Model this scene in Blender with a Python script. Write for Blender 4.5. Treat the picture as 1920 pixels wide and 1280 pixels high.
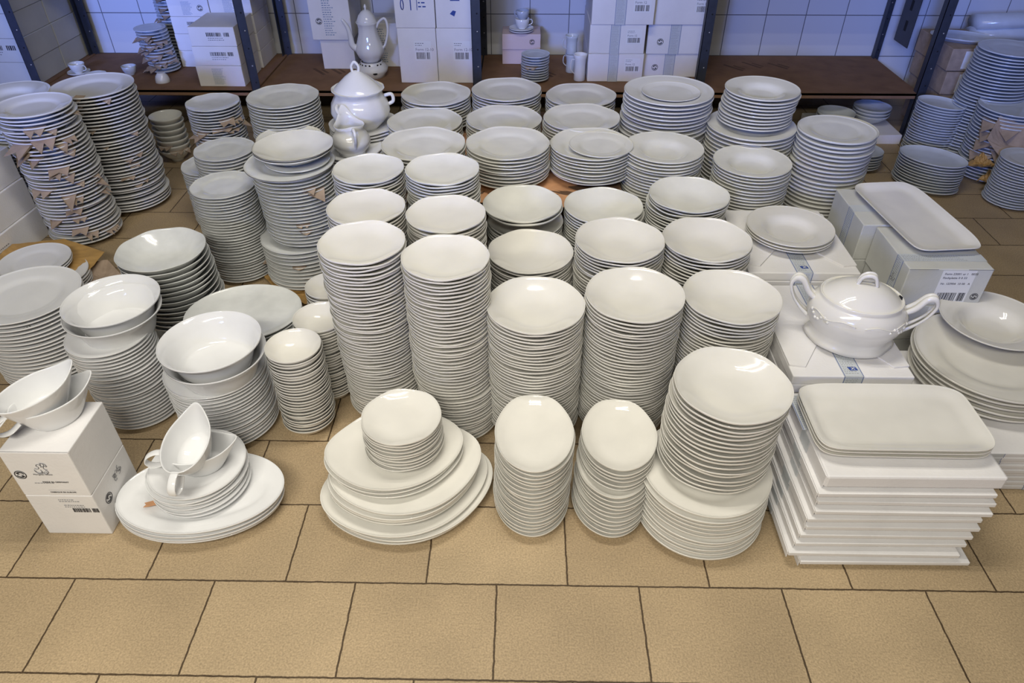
import bpy, math, random
from mathutils import Vector, Matrix, Euler
random.seed(7)
for o in list(bpy.data.objects): bpy.data.objects.remove(o)
SC = bpy.context.scene
COL = SC.collection
# ------------------------------------------------------------------ camera
cam_d = bpy.data.cameras.new('camera'); cam = bpy.data.objects.new('camera', cam_d); COL.objects.link(cam)
cam_d.sensor_width = 36.0; cam_d.lens = 36.0*1332.78/1920.0; cam_d.clip_start = .05; cam_d.clip_end = 60
pit, rol, yaw = .666683848, -.00112672391, -.0176530735
fw = Vector((math.sin(yaw)*math.cos(pit), math.cos(yaw)*math.cos(pit), -math.sin(pit)))
rt = Vector((math.cos(yaw), -math.sin(yaw), 0)); up = rt.cross(fw)
rt, up = rt*math.cos(rol)+up*math.sin(rol), up*math.cos(rol)-rt*math.sin(rol)
m = Matrix((rt, up, -fw)).transposed().to_4x4(); m.translation = Vector((0, 0, 1.336))
cam.matrix_world = m
SC.camera = cam
# ------------------------------------------------------------------ light
SC.view_settings.view_transform = 'Standard'; SC.view_settings.look = 'None'
SC.view_settings.exposure = 0.38; SC.view_settings.gamma = 1.0; SC.view_settings.use_curve_mapping = False
try: SC.cycles.use_denoising = True; SC.cycles.max_bounces = 8; SC.cycles.diffuse_bounces = 2
except Exception: pass
w = bpy.data.worlds.new('room_air'); SC.world = w; w.use_nodes = True
w.node_tree.nodes['Background'].inputs[0].default_value = (.75, .78, 1.0, 1)
w.node_tree.nodes['Background'].inputs[1].default_value = .03
def area(name, loc, look, sx, sy, power, col, spread=180):
    d = bpy.data.lights.new(name, 'AREA'); d.shape = 'RECTANGLE'; d.size = sx; d.size_y = sy
    d.energy = power; d.color = col; d.spread = math.radians(spread)
    o = bpy.data.objects.new(name, d); COL.objects.link(o); o.location = loc
    o.rotation_euler = (Vector(look)-Vector(loc)).to_track_quat('-Z', 'Y').to_euler(); return o
WARM = (1.0, .955, .865)
for i_, y_ in enumerate((-.75, -.55)): area('front_fluorescent_tube.%03d' % i_, (-.55, y_, 2.15), (-.5, y_+.7, 0), 2.0, .04, 19, WARM, 150)
for i_, y_ in enumerate((1.20, 1.42)): area('rear_fluorescent_tube.%03d' % i_, (-.05, y_, 2.55), (-.05, y_, 0), 1.1, .035, 8.2, WARM, 165)
for i_, (x_, e_) in enumerate(((-1.9, 4.6), (.2, 2.7), (2.1, 3.2))): area('window_daylight.%03d' % i_, (-1.6+.25*x_, -2.6, 1.95), (x_, 3.88, .60), .9, .8, e_, (.18, .30, 1.0), 20)

# ------------------------------------------------------------------ materials
def mat(name, col, rough=.5, spec=.5, noise=None, bump=None, metal=0.0, coat=0.0, sss=0):
    m = bpy.data.materials.new(name); m.use_nodes = True; nt = m.node_tree; b = nt.nodes['Principled BSDF']
    b.inputs['Base Color'].default_value = (*col, 1); b.inputs['Roughness'].default_value = rough
    b.inputs['Metallic'].default_value = metal; b.inputs['Specular IOR Level'].default_value = spec
    b.inputs['Coat Weight'].default_value = coat; b.inputs['Coat Roughness'].default_value = .05
    if noise or bump:
        tc = nt.nodes.new('ShaderNodeTexCoord')
    if noise:
        sc_, amt = noise
        n = nt.nodes.new('ShaderNodeTexNoise'); n.inputs['Scale'].default_value = sc_; n.inputs['Detail'].default_value = 5
        r = nt.nodes.new('ShaderNodeMapRange'); r.inputs[1].default_value = .3; r.inputs[2].default_value = .7
        r.inputs[3].default_value = 1-amt; r.inputs[4].default_value = 1+amt*.4
        mx = nt.nodes.new('ShaderNodeMix'); mx.data_type = 'RGBA'; mx.blend_type = 'MULTIPLY'; mx.inputs[0].default_value = 1
        mx.inputs[6].default_value = (*col, 1)
        nt.links.new(tc.outputs['Object'], n.inputs['Vector']); nt.links.new(n.outputs['Fac'], r.inputs[0])
        cb = nt.nodes.new('ShaderNodeCombineColor')
        for i in range(3): nt.links.new(r.outputs[0], cb.inputs[i])
        nt.links.new(cb.outputs[0], mx.inputs[7]); nt.links.new(mx.outputs[2], b.inputs['Base Color'])
    if bump:
        sc_, st = bump
        n = nt.nodes.new('ShaderNodeTexNoise'); n.inputs['Scale'].default_value = sc_; n.inputs['Detail'].default_value = 4
        bp = nt.nodes.new('ShaderNodeBump'); bp.inputs['Strength'].default_value = st; bp.inputs['Distance'].default_value = .002
        nt.links.new(tc.outputs['Object'], n.inputs['Vector']); nt.links.new(n.outputs['Fac'], bp.inputs['Height'])
        nt.links.new(bp.outputs['Normal'], b.inputs['Normal'])
    return m
M = {}
M['cream'] = mat('cream_porcelain', (.80, .775, .70), .07, .5, noise=(14, .05))
M['ivory'] = mat('ivory_porcelain', (.80, .79, .72), .10, .5, noise=(16, .07))
M['white'] = mat('white_porcelain', (.82, .82, .81), .06, .5, noise=(16, .04))
M['grey'] = mat('dusty_white_porcelain', (.78, .79, .76), .12, .5, noise=(22, .10))
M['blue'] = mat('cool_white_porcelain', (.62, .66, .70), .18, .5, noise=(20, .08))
M['trim'] = mat('dark_rim_line', (.10, .09, .08), .4)
M['box'] = mat('white_cardboard', (.84, .82, .80), .75, .25, noise=(9, .06), bump=(160, .25))
M['boxg'] = mat('greyish_white_cardboard', (.64, .64, .59), .75, .25, noise=(9, .07), bump=(160, .25))
M['kraft'] = mat('kraft_cardboard', (.42, .32, .235), .85, .2, noise=(30, .2), bump=(90, .4))
M['board'] = mat('brown_shelf_cardboard', (.27, .155, .09), .85, .2, noise=(12, .2), bump=(60, .4))
M['kraftd'] = mat('dark_kraft_cardboard', (.15, .09, .055), .85, .2, noise=(20, .25), bump=(90, .4))
M['paper'] = mat('brown_wrapping_paper', (.50, .30, .10), .7, .3, noise=(18, .2), bump=(40, .5))
M['orange'] = mat('orange_kraft_paper', (.62, .33, .17), .7, .3, noise=(18, .2), bump=(40, .5))
M['steel'] = mat('slate_blue_painted_steel', (.038, .044, .060), .45, .5, noise=(30, .2))
M['bolt'] = mat('zinc_bolt', (.6, .6, .62), .35, .5, metal=.8)
M['ink'] = mat('black_ink', (.03, .03, .035), .6)
M['inkg'] = mat('grey_ink', (.22, .22, .23), .6)
M['inkb'] = mat('blue_ink', (.03, .07, .30), .6)
M['inkp'] = mat('faded_blue_ink', (.22, .30, .42), .6)
M['tape'] = mat('printed_tape', (.60, .63, .64), .35, .5)
M['lab'] = mat('white_label_paper', (.85, .85, .84), .5, .4)
M['hole'] = mat('dark_hole', (.01, .01, .012), .9)

def floor_material():
    m = bpy.data.materials.new('tan_floor_tile'); m.use_nodes = True; nt = m.node_tree; b = nt.nodes['Principled BSDF']
    N = nt.nodes.new; L = nt.links.new
    g = N('ShaderNodeNewGeometry'); mp = N('ShaderNodeMapping'); mp.inputs['Location'].default_value = (.1962+6.0, -.662+.204656*40, 0)
    wn = N('ShaderNodeTexNoise'); wn.inputs['Scale'].default_value = 55; wn.inputs['Detail'].default_value = 3
    ws = N('ShaderNodeVectorMath'); ws.operation = 'MULTIPLY_ADD'; ws.inputs[1].default_value = (.004, .004, 0)
    L(g.outputs['Position'], mp.inputs['Vector']); L(g.outputs['Position'], wn.inputs['Vector'])
    L(wn.outputs['Color'], ws.inputs[0]); L(mp.outputs[0], ws.inputs[2])
    br = N('ShaderNodeTexBrick'); br.offset = .5; br.offset_frequency = 2; br.squash = 1.0
    br.inputs['Scale'].default_value = 1; br.inputs['Brick Width'].default_value = .3; br.inputs['Row Height'].default_value = .204656
    br.inputs['Mortar Size'].default_value = .0022; br.inputs['Mortar Smooth'].default_value = .35; br.inputs['Bias'].default_value = 0
    br.inputs['Color1'].default_value = (.43, .318, .186, 1); br.inputs['Color2'].default_value = (.50, .375, .222, 1)
    br.inputs['Mortar'].default_value = (.085, .055, .028, 1)
    L(ws.outputs[0], br.inputs['Vector'])
    n1 = N('ShaderNodeTexNoise'); n1.inputs['Scale'].default_value = 260; n1.inputs['Detail'].default_value = 3
    n2 = N('ShaderNodeTexNoise'); n2.inputs['Scale'].default_value = 5; n2.inputs['Detail'].default_value = 4
    L(g.outputs['Position'], n1.inputs['Vector']); L(g.outputs['Position'], n2.inputs['Vector'])
    r1 = N('ShaderNodeMapRange'); r1.inputs[1].default_value = .3; r1.inputs[2].default_value = .7; r1.inputs[3].default_value = .72; r1.inputs[4].default_value = 1.12
    r2 = N('ShaderNodeMapRange'); r2.inputs[1].default_value = .3; r2.inputs[2].default_value = .7; r2.inputs[3].default_value = .86; r2.inputs[4].default_value = 1.08
    L(n1.outputs['Fac'], r1.inputs[0]); L(n2.outputs['Fac'], r2.inputs[0])
    mu = N('ShaderNodeMath'); mu.operation = 'MULTIPLY'; L(r1.outputs[0], mu.inputs[0]); L(r2.outputs[0], mu.inputs[1])
    vm = N('ShaderNodeVectorMath'); vm.operation = 'SCALE'; L(br.outputs['Color'], vm.inputs[0]); L(mu.outputs[0], vm.inputs['Scale'])
    L(vm.outputs[0], b.inputs['Base Color'])
    b.inputs['Roughness'].default_value = .55; b.inputs['Specular IOR Level'].default_value = .35
    sb = N('ShaderNodeMath'); sb.operation = 'MULTIPLY_ADD'; sb.inputs[1].default_value = -1.6; L(br.outputs['Fac'], sb.inputs[0]); L(n1.outputs['Fac'], sb.inputs[2])
    bp = N('ShaderNodeBump'); bp.inputs['Strength'].default_value = .55; bp.inputs['Distance'].default_value = .0018
    L(sb.outputs[0], bp.inputs['Height']); L(bp.outputs['Normal'], b.inputs['Normal'])
    return m
def wall_material():
    m = bpy.data.materials.new('white_wall_tile'); m.use_nodes = True; nt = m.node_tree; b = nt.nodes['Principled BSDF']
    N = nt.nodes.new; L = nt.links.new
    g = N('ShaderNodeNewGeometry'); sp = N('ShaderNodeSeparateXYZ'); cb = N('ShaderNodeCombineXYZ'); L(g.outputs['Position'], sp.inputs[0])
    L(sp.outputs['X'], cb.inputs['X']); L(sp.outputs['Z'], cb.inputs['Y'])
    mp = N('ShaderNodeMapping'); mp.inputs['Location'].default_value = (10.175, 4-.006, 0); L(cb.outputs[0], mp.inputs['Vector'])
    br = N('ShaderNodeTexBrick'); br.offset = 0; br.offset_frequency = 1
    br.inputs['Scale'].default_value = 1; br.inputs['Brick Width'].default_value = .2; br.inputs['Row Height'].default_value = .2
    br.inputs['Mortar Size'].default_value = .0022; br.inputs['Mortar Smooth'].default_value = .2
    br.inputs['Color1'].default_value = (.74, .74, .74, 1); br.inputs['Color2'].default_value = (.70, .70, .71, 1); br.inputs['Mortar'].default_value = (.16, .16, .17, 1)
    L(mp.outputs[0], br.inputs['Vector']); L(br.outputs['Color'], b.inputs['Base Color'])
    b.inputs['Roughness'].default_value = .42; b.inputs['Specular IOR Level'].default_value = .4
    bp = N('ShaderNodeBump'); bp.invert = True; bp.inputs['Strength'].default_value = .4; bp.inputs['Distance'].default_value = .002
    L(br.outputs['Fac'], bp.inputs['Height']); L(bp.outputs['Normal'], b.inputs['Normal'])
    return m

# ------------------------------------------------------------------ mesh helpers
class MB:
    def __init__(s): s.v = []; s.f = []; s.mi = []; s.sm = []
    def add(s, vs, fs, mi=0, smooth=False):
        k = len(s.v); s.v += [tuple(v) for v in vs]; s.f += [tuple(i+k for i in f) for f in fs]
        s.mi += [mi]*len(fs); s.sm += [smooth]*len(fs); return s
    def box(s, x0, x1, y0, y1, z0, z1, mi=0, T=None):
        v = [(x, y, z) for z in (z0, z1) for y in (y0, y1) for x in (x0, x1)]
        if T: v = [T @ Vector(p) for p in v]
        return s.add(v, [(0, 2, 3, 1), (4, 5, 7, 6), (0, 1, 5, 4), (2, 6, 7, 3), (0, 4, 6, 2), (1, 3, 7, 5)], mi)
    def shell(s, prof, Rx, Ry=None, seg=64, n=2.0, lobes=0, ar=0.0, az=0.0, mi=0, fn=None, cap=True):
        """prof: [(r fraction, z)] closed from the lower axis point to the upper one"""
        Ry = Ry or Rx; R = min(Rx, Ry); vs = []; fs = []; rings = []
        for rf, z in prof:
            if rf <= 1e-6: vs.append((0, 0, z)); rings.append([len(vs)-1]); continue
            ring = []
            for j in range(seg):
                t = 2*math.pi*j/seg; c, q = math.cos(t), math.sin(t)
                if n != 2.0: c = math.copysign(abs(c)**(2/n), c); q = math.copysign(abs(q)**(2/n), q)
                k = 1+ar*math.cos(lobes*t)*rf**3 if lobes else 1
                zz = z+(az*math.cos(lobes*t)*rf**5 if lobes else 0)
                d = (1-rf)*R
                x, y = c*(Rx-d)*k, q*(Ry-d)*k
                if fn: x, y, zz = fn(x, y, zz, rf, t)
                vs.append((x, y, zz)); ring.append(len(vs)-1)
            rings.append(ring)
        for a, b in zip(rings, rings[1:]):
            if len(a) == 1 and len(b) == 1: continue
            for j in range(seg):
                j2 = (j+1) % seg
                if len(a) == 1: fs.append((a[0], b[j2], b[j]))
                elif len(b) == 1: fs.append((a[j], a[j2], b[0]))
                else: fs.append((a[j], a[j2], b[j2], b[j]))
        return s.add(vs, fs, mi, True)
    def tube(s, pts, rad, seg=10, side=None, flat=1.0, mi=0, closed=False):
        """sweep; rad float or list; flat: thickness of the other axis as a share of the radius along side"""
        P = [Vector(p) for p in pts]; n = len(P); vs = []; fs = []
        rad = rad if isinstance(rad, (list, tuple)) else [rad]*n
        prev = Vector(side) if side else None
        for i in range(n):
            if closed: t = (P[(i+1) % n]-P[i-1]).normalized()
            else: t = (P[min(i+1, n-1)]-P[max(i-1, 0)]).normalized()
            a = prev or (Vector((0, 0, 1)) if abs(t.z) < .9 else Vector((1, 0, 0)))
            a = (a-t*a.dot(t)).normalized(); b = t.cross(a)
            if not side: prev = a
            for j in range(seg):
                q = 2*math.pi*j/seg; vs.append(P[i]+a*math.cos(q)*rad[i]+b*math.sin(q)*rad[i]*flat)
        for i in range(n if closed else n-1):
            i2 = (i+1) % n
            for j in range(seg):
                j2 = (j+1) % seg; fs.append((i*seg+j, i*seg+j2, i2*seg+j2, i2*seg+j))
        if not closed:
            fs.append(tuple(range(seg))[::-1]); fs.append(tuple((n-1)*seg+j for j in range(seg)))
        return s.add(vs, fs, mi, True)
    def prism(s, poly, z0, z1, mi=0, T=None):
        n = len(poly); v = [Vector((x, y, z0)) for x, y in poly]+[Vector((x, y, z1)) for x, y in poly]
        if T: v = [T @ p for p in v]
        return s.add(v, [tuple(range(n))[::-1], tuple(range(n, 2*n))]+[(i, (i+1) % n, (i+1) % n+n, i+n) for i in range(n)], mi)
    def build(s, name, mats, parent=None, loc=(0, 0, 0), rot=(0, 0, 0), bevel=0):
        me = bpy.data.meshes.new(name); me.from_pydata([tuple(v) for v in s.v], [], s.f)
        mats = mats if isinstance(mats, (list, tuple)) else [mats]
        for q in mats: me.materials.append(M[q] if isinstance(q, str) else q)
        me.polygons.foreach_set('material_index', s.mi); me.polygons.foreach_set('use_smooth', s.sm); me.update()
        return put(name, me, parent, loc, rot, bevel)
def put(name, me, parent=None, loc=(0, 0, 0), rot=(0, 0, 0), bevel=0):
    o = bpy.data.objects.new(name, me); COL.objects.link(o); o.location = loc; o.rotation_euler = rot
    if parent: o.parent = parent
    if bevel:
        b = o.modifiers.new('edge', 'BEVEL'); b.width = bevel; b.segments = 2; b.limit_method = 'ANGLE'; b.angle_limit = .8
    return o
def tag(o, label, cat, group=None, kind=None):
    o['label'] = label; o['category'] = cat
    if group: o['group'] = group
    if kind: o['kind'] = kind
    return o
def thing(name, label, cat, loc=(0, 0, 0), rot=(0, 0, 0), group=None):
    o = bpy.data.objects.new(name, None); COL.objects.link(o); o.location = loc; o.rotation_euler = rot; o.empty_display_size = .05
    return tag(o, label, cat, group)
ONES = 'top second third fourth fifth sixth seventh eighth ninth tenth eleventh twelfth thirteenth fourteenth fifteenth sixteenth seventeenth eighteenth nineteenth'.split()
TENS = {2: 'twenty', 3: 'thirty', 4: 'forty', 5: 'fifty', 6: 'sixty'}
def ordinal(n):
    if n <= 19: return ONES[n-1] if n > 1 else 'top'
    t, u = divmod(n, 10)
    if u == 0: return {2: 'twentieth', 3: 'thirtieth', 4: 'fortieth', 5: 'fiftieth', 6: 'sixtieth'}[t]
    return TENS[t]+('-first' if u == 1 else '-'+ONES[u-1])

# ------------------------------------------------------------------ the setting
def struct(o): o['kind'] = 'structure'; return o
struct(MB().box(-6, 6, -3.5, 3.9, -.06, 0).build('floor', floor_material()))
struct(MB().box(-6, 6, 3.88, 4.0, -.06, 2.7).build('wall_back', wall_material()))
# ------------------------------------------------------------------ crockery
CURVES = {
 'dinner': [(0, 0), (.54, 0), (.60, .05), (.65, .22), (.70, .40), (.75, .50), (.88, .70), (.94, .83), (1, 1)],
 'wavy': [(0, 0), (.46, 0), (.58, .06), (.70, .20), (.80, .38), (.90, .64), (1, 1)],
 'soup': [(0, 0), (.36, .0), (.50, .08), (.62, .25), (.74, .47), (.87, .73), (1, 1)],
 'rimsoup': [(0, 0), (.36, .0), (.45, .08), (.52, .30), (.58, .52), (.64, .66), (.70, .73), (1, 1)],
 'bowl': [(0, 0), (.42, 0), (.58, .10), (.72, .32), (.85, .62), (.94, .84), (1, 1)],
 'deep': [(0, 0), (.64, 0), (.69, .05), (.735, .22), (.79, .48), (.85, .73), (.92, .91), (1, 1)],
 'coupe': [(0, 0), (.70, 0), (.80, .16), (.88, .42), (.95, .74), (1, 1)],
 'tray': [(0, 0), (.62, 0), (.72, .10), (.80, .34), (.88, .66), (.95, .90), (1, 1)],
}
def profile(curve, p, h, ti, tr):
    C = CURVES[curve]; top = []; bot = []
    def zt(r):
        for (a, za), (b, zb) in zip(C, C[1:]):
            if r <= b: return p+(h-p)*(za+(zb-za)*(r-a)/(b-a))
        return h
    rw = C[1][0]; rf = rw*.93
    bot = [(0, p-ti), (rf-.06, p-ti), (rf-.04, 0.0), (rf, 0.0), (rf+.03, max(.15*p, p-ti*1.1))]
    for r, _ in C[2:-1]:
        if r > rf+.05: bot.append((r, zt(r)-(ti+(tr-ti)*r)))
    bot += [(.965, zt(.965)-tr), (.993, h-tr*.97), (1.0, h-tr*.86), (1.0, h-tr*.14), (.995, h+.0001), (.986, zt(.986)-.0006)]
    lip = min(.0013, tr*.22); top = [(.962, zt(.962)-lip), (.93, zt(.93)-lip*.6)]
    top += [(r, zt(r)) for r, _ in C[1:-1] if r < .91][::-1]+[(0, p)]
    return bot+top
REST = {}
STACK_INFO = {}
TOP = {}
VIS = {'U1': 13, 'U2': 13, 'N1': 15, 'N2': 13, 'T5': 30, 'V0': 13, 'V1': 17, 'V2': 12, 'U3': 10, 'U4': 17, 'U5': 13, 'S8': 7, 'C1b': 1, 'C2': 5, 'A0': 8, 'L2': 9, 'L2b': 15, 'L3': 16, 'M3': 16, 'M2': 2, 'Q1': 9, 'O3': 7, 'R1': 15, 'R2b': 16, 'R3': 21, 'R4': 14, 'R5': 21, 'R5b': 3, 'X6': 3, 'JP': 3, 'TP': 5}
def crock_mesh(name, curve, mt, Rx, Ry, p, h, ti=.5, tr=.52, seg=72, n=2.0, lobes=0, ar=0, az=0, trim=False):
    b = MB(); b.shell(profile(curve, p, h, ti*p, tr*p), Rx, Ry, seg, n, lobes, ar, az)
    o = b.build(name, mt); return o
def stack(sid, name, cat, desc, loc, mt, curve, X, Y, R, z0, ztop, p, h, Ry=None, rot=0.0, lean=(0, 0), jit=.0012, n=2.0,
          lobes=0, ar=0, az=0, tr=.52, ti=.5, cuts=(), seg=72, fixrot=False, gap=None):
    """one pile: nested plates from z0 up to the rim height ztop; every plate is an object of its own"""
    num = max(1, round((ztop-z0-h)/p)+1); pe = (ztop-z0-h)/(num-1) if num > 1 else p
    rnd = random.Random(sid); proto = None
    vis = min(num, VIS.get(sid, num)); group = 'pile: '+loc
    for k in range(num-1, -1, -1):
        f = k/max(1, num-1); down = num-k
        x = X-lean[0]*(1-f)+rnd.gauss(0, jit); y = Y-lean[1]*(1-f)+rnd.gauss(0, jit)
        for c0, c1, dx, dy in cuts:
            if c0 <= f < c1: x += dx; y += dy
        rz = rot+(rnd.choice((0, math.pi))+rnd.gauss(0, .03) if (fixrot or Ry) else rnd.uniform(0, 6.28))
        z = z0+k*pe
        if down > vis:
            key = name; T = Matrix.Translation((x, y, z)) @ Matrix.Rotation(rz, 4, 'Z')
            q = MB(); q.shell(profile(curve, pe, h, ti*pe, tr*pe), R, Ry, 36, n, lobes, ar, az)
            mb, ml = REST.setdefault(key, (MB(), []))
            if mt not in ml: ml.append(mt)
            mb.add([T @ Vector(v) for v in q.v], q.f, ml.index(mt), True); continue
        if proto is None:
            proto = crock_mesh(name, curve, mt, R, Ry, pe, h, ti, tr, seg, n, lobes, ar, az); o = proto
        else:
            o = proto.copy(); COL.objects.link(o)
        o.location = (x, y, z); o.rotation_euler = (rnd.gauss(0, .003), rnd.gauss(0, .003), rz)
        if num > 1: lab = f'{ordinal(down)} {desc} down, {loc}'
        else: lab = f'{desc}, {loc}'
        tag(o, lab, cat, group if num > 1 else None); o['pile'] = sid
    STACK_INFO[sid] = (num, pe); TOP[sid] = proto
    return z0+(num-1)*pe
W6 = dict(lobes=6, ar=.004, az=.0013)
W5 = dict(lobes=6, ar=.003, az=.0013)
# -- the cream dessert plates, two columns going back
D = dict(name='dessert_plate', cat='plate', mt='cream', curve='wavy', p=.0092, h=.026, tr=.54, **W6)
stack('T1', desc='cream dessert plate', loc='tall pile behind the small bowls, nearest the lobed platters', X=-.371, Y=1.421, R=.100, z0=0, ztop=.506, lean=(-.006, -.012), cuts=((0, .22, .004, -.004),), **D)
stack('T2', desc='cream dessert plate', loc='tall pile between lobed platters and left oval dishes', X=-.174, Y=1.372, R=.0995, z0=0, ztop=.500, lean=(-.004, .012), cuts=((0, .27, .008, -.004),), **D)
D['mt'] = 'cream'
stack('U1', desc='cream dessert plate', loc='pile directly behind the leftmost tall dessert plates', X=-.402, Y=1.636, R=.100, z0=0, ztop=.484, **D)
stack('U2', desc='cream dessert plate', loc='pile directly behind the second tall dessert plates', X=-.194, Y=1.600, R=.100, z0=0, ztop=.487, **D)
D['mt'] = 'ivory'
stack('N1', desc='ivory dessert plate', loc='back pile of the left dessert column, by the jug', X=-.438, Y=1.868, R=.100, z0=0, ztop=.483, **D)
stack('N2', desc='ivory dessert plate', loc='back pile of the right dessert column', X=-.222, Y=1.812, R=.101, z0=0, ztop=.510, **D)
# -- cream soup plates, three columns
S = dict(name='soup_plate', cat='plate', mt='cream', curve='soup', p=.0091, h=.042, tr=.55, **W5)
stack('T3', desc='cream soup plate', loc='pile directly behind the left oval dishes', X=.031, Y=1.354, R=.115, z0=0, ztop=.385, **S)
stack('T4', desc='cream soup plate', loc='pile directly behind the right oval dishes', X=.261, Y=1.374, R=.115, z0=0, ztop=.402, **S)
stack('T5', desc='cream soup plate', loc='pile behind the big serving bowls, left of tureen', X=.496, Y=1.402, R=.115, z0=0, ztop=.380, **S)
stack('V0', desc='cream soup plate', loc='middle left pile of the soup plate block', X=.021, Y=1.640, R=.114, z0=0, ztop=.357, **S)
stack('V1', desc='cream soup plate', loc='centre pile of the soup plate block', X=.250, Y=1.606, R=.115, z0=0, ztop=.413, **S)
stack('V2', desc='cream soup plate', loc='middle right pile of the soup plate block, beside flat cartons', X=.480, Y=1.632, R=.115, z0=0, ztop=.402, **S)
S['mt'] = 'ivory'
S2 = dict(S)
stack('U3', desc='ivory soup plate', loc='pile under three loose ones near orange paper', X=.006, Y=1.868, R=.111, z0=0, ztop=.325, **S2)
S2.update(p=.0085, h=.046)
stack('U3b', desc='ivory soup plate', loc='loose three in front of orange kraft paper', X=.001, Y=1.862, R=.114, z0=.326, ztop=.383, **S2)
stack('U4', desc='ivory soup plate', loc='back middle pile of the soup plate block', X=.237, Y=1.890, R=.116, z0=0, ztop=.362, **S)
stack('U5', desc='ivory soup plate', loc='back right pile of the soup plate block', X=.481, Y=1.888, R=.115, z0=0, ztop=.402, cuts=((.0, .95, -.006, 0),), **S)
# -- front: oval dishes, lobed platters, serving bowls
O = dict(name='oval_dish', cat='dish', mt='cream', curve='wavy', p=.0096, h=.028, tr=.54, lobes=6, ar=.005, az=.0014)
stack('S1', desc='cream oval dish', loc='left of the two front oval piles', X=.031, Y=1.118, R=.0875, Ry=.119, z0=0, ztop=.205, lean=(.006, .028), **O)
stack('S2', desc='cream oval dish', loc='right of the two front oval piles', X=.218, Y=1.128, R=.0845, Ry=.112, z0=0, ztop=.180, lean=(.012, .045), cuts=((.68, 1.1, .004, .012),), **O)
PL = dict(name='lobed_platter', cat='platter', mt='cream', curve='wavy', p=.0105, h=.024, tr=.56, lobes=4, ar=.03, az=.003, fixrot=True)
stack('P3', desc='cream lobed platter', loc='largest size at the bottom of the front pile', X=-.266, Y=1.108, R=.192, Ry=.158, rot=.32, z0=0, ztop=.043, jit=.004, **PL)
stack('P2', desc='cream lobed platter', loc='middle size of the front pile', X=-.272, Y=1.122, R=.172, Ry=.148, rot=.30, z0=.033, ztop=.091, jit=.003, **PL)
stack('P1', desc='cream lobed platter', loc='smallest size under the side plates', X=-.296, Y=1.148, R=.156, Ry=.132, rot=.22, z0=.078, ztop=.120, jit=.003, **PL)
D.update(mt='cream', name='side_plate', p=.0094)
stack('S3', desc='cream side plate', loc='small pile on the lobed platters', X=-.270, Y=1.150, R=.090, z0=.107, ztop=.218, **D)
BW = dict(name='serving_bowl', cat='bowl', mt='cream', curve='bowl', tr=.5, ti=.45, lobes=6, ar=.004, az=.0016)
stack('S4', desc='cream serving bowl', loc='big pile left of the flat white cartons', X=.436, Y=1.118, R=.1205, z0=.128, ztop=.355, p=.0105, h=.044, lean=(.012, .022), cuts=((.84, 1.1, .004, -.003),), **BW)
stack('S4b', name='dinner_plate', cat='plate', desc='cream dinner plate', loc='pile carrying the big serving bowls', mt='cream', curve='dinner', X=.412, Y=1.078, R=.142, z0=0, ztop=.141, p=.0115, h=.026, tr=.5, lean=(.004, .018), **W6)
# -- small bowls
SB = dict(name='small_bowl', cat='bowl', mt='cream', curve='bowl', p=.0089, h=.042, tr=.55, ti=.45)
stack('S6', desc='small cream bowl', loc='pile in front of the tall dessert plates', X=-.552, Y=1.336, R=.067, z0=0, ztop=.268, lean=(0, .004), **SB)
stack('S7', desc='small cream bowl', loc='pile half hidden behind the front small bowls', X=-.520, Y=1.460, R=.067, z0=0, ztop=.262, **SB)
stack('S8', desc='small cream bowl', loc='back pile beside a torn cardboard heap', X=-.538, Y=1.645, R=.067, z0=0, ztop=.235, **SB)
# -- white tableware on the left
WP = dict(name='white_plate', cat='plate', mt='white', curve='dinner', tr=.42)
stack('A4', desc='large white plate', loc='big leftmost pile behind the gravy boats', X=-1.358, Y=1.578, R=.1435, z0=0, ztop=.243, p=.0112, h=.026, lean=(-.012, 0), mt='white', curve='dinner', name='large_plate', cat='plate', tr=.40)
stack('B1', desc='white dessert plate', loc='pile under the left pair of bowls', X=-1.030, Y=1.385, R=.100, z0=0, ztop=.262, p=.0100, h=.019, lean=(-.012, -.008), mt='white', curve='wavy', name='dessert_plate', cat='plate', tr=.46)
stack('B2', desc='white dinner plate', loc='pile under the right pair of bowls', X=-.764, Y=1.342, R=.121, z0=0, ztop=.196, p=.0103, h=.024, mt='white', curve='dinner', name='dinner_plate', cat='plate', tr=.42)
SAL = dict(name='salad_bowl', cat='bowl', mt='white', curve='deep', p=.0065, h=.080, tr=.75, ti=.7, jit=0)
stack('B1a', desc='lower white salad bowl', loc='flared, on the left white dessert plates', X=-1.012, Y=1.412, R=.114, z0=.236, ztop=.316, **SAL)
o_ = stack('B1b', desc='upper white salad bowl', loc='nested in another above the left dessert plates', X=-1.018, Y=1.430, R=.114, z0=.252, ztop=.332, **SAL)
stack('B2a', desc='lower white salad bowl', loc='flared, on the white dinner plates', X=-.738, Y=1.316, R=.119, z0=.182, ztop=.262, **SAL)
stack('B2b', desc='upper white salad bowl', loc='nested in another above the dinner plates', X=-.744, Y=1.320, R=.119, z0=.2135, ztop=.2935, **SAL)
stack('C1', name='deep_bowl', cat='bowl', desc='scalloped white bowl', loc='pile behind the left pair of salad bowls', mt='grey', curve='bowl', X=-1.034, Y=1.745, R=.1225, z0=.015, ztop=.290, p=.0165, h=.066, tr=.22, ti=.3, lobes=8, ar=.006, az=.001, lean=(-.012, -.006))
stack('C1b', name='flat_plate', cat='plate', desc='greyish flat plate', loc='sticking out under the scalloped bowls', mt='grey', curve='coupe', X=-.985, Y=1.750, R=.135, z0=0, ztop=.040, p=.010, h=.018)
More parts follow.
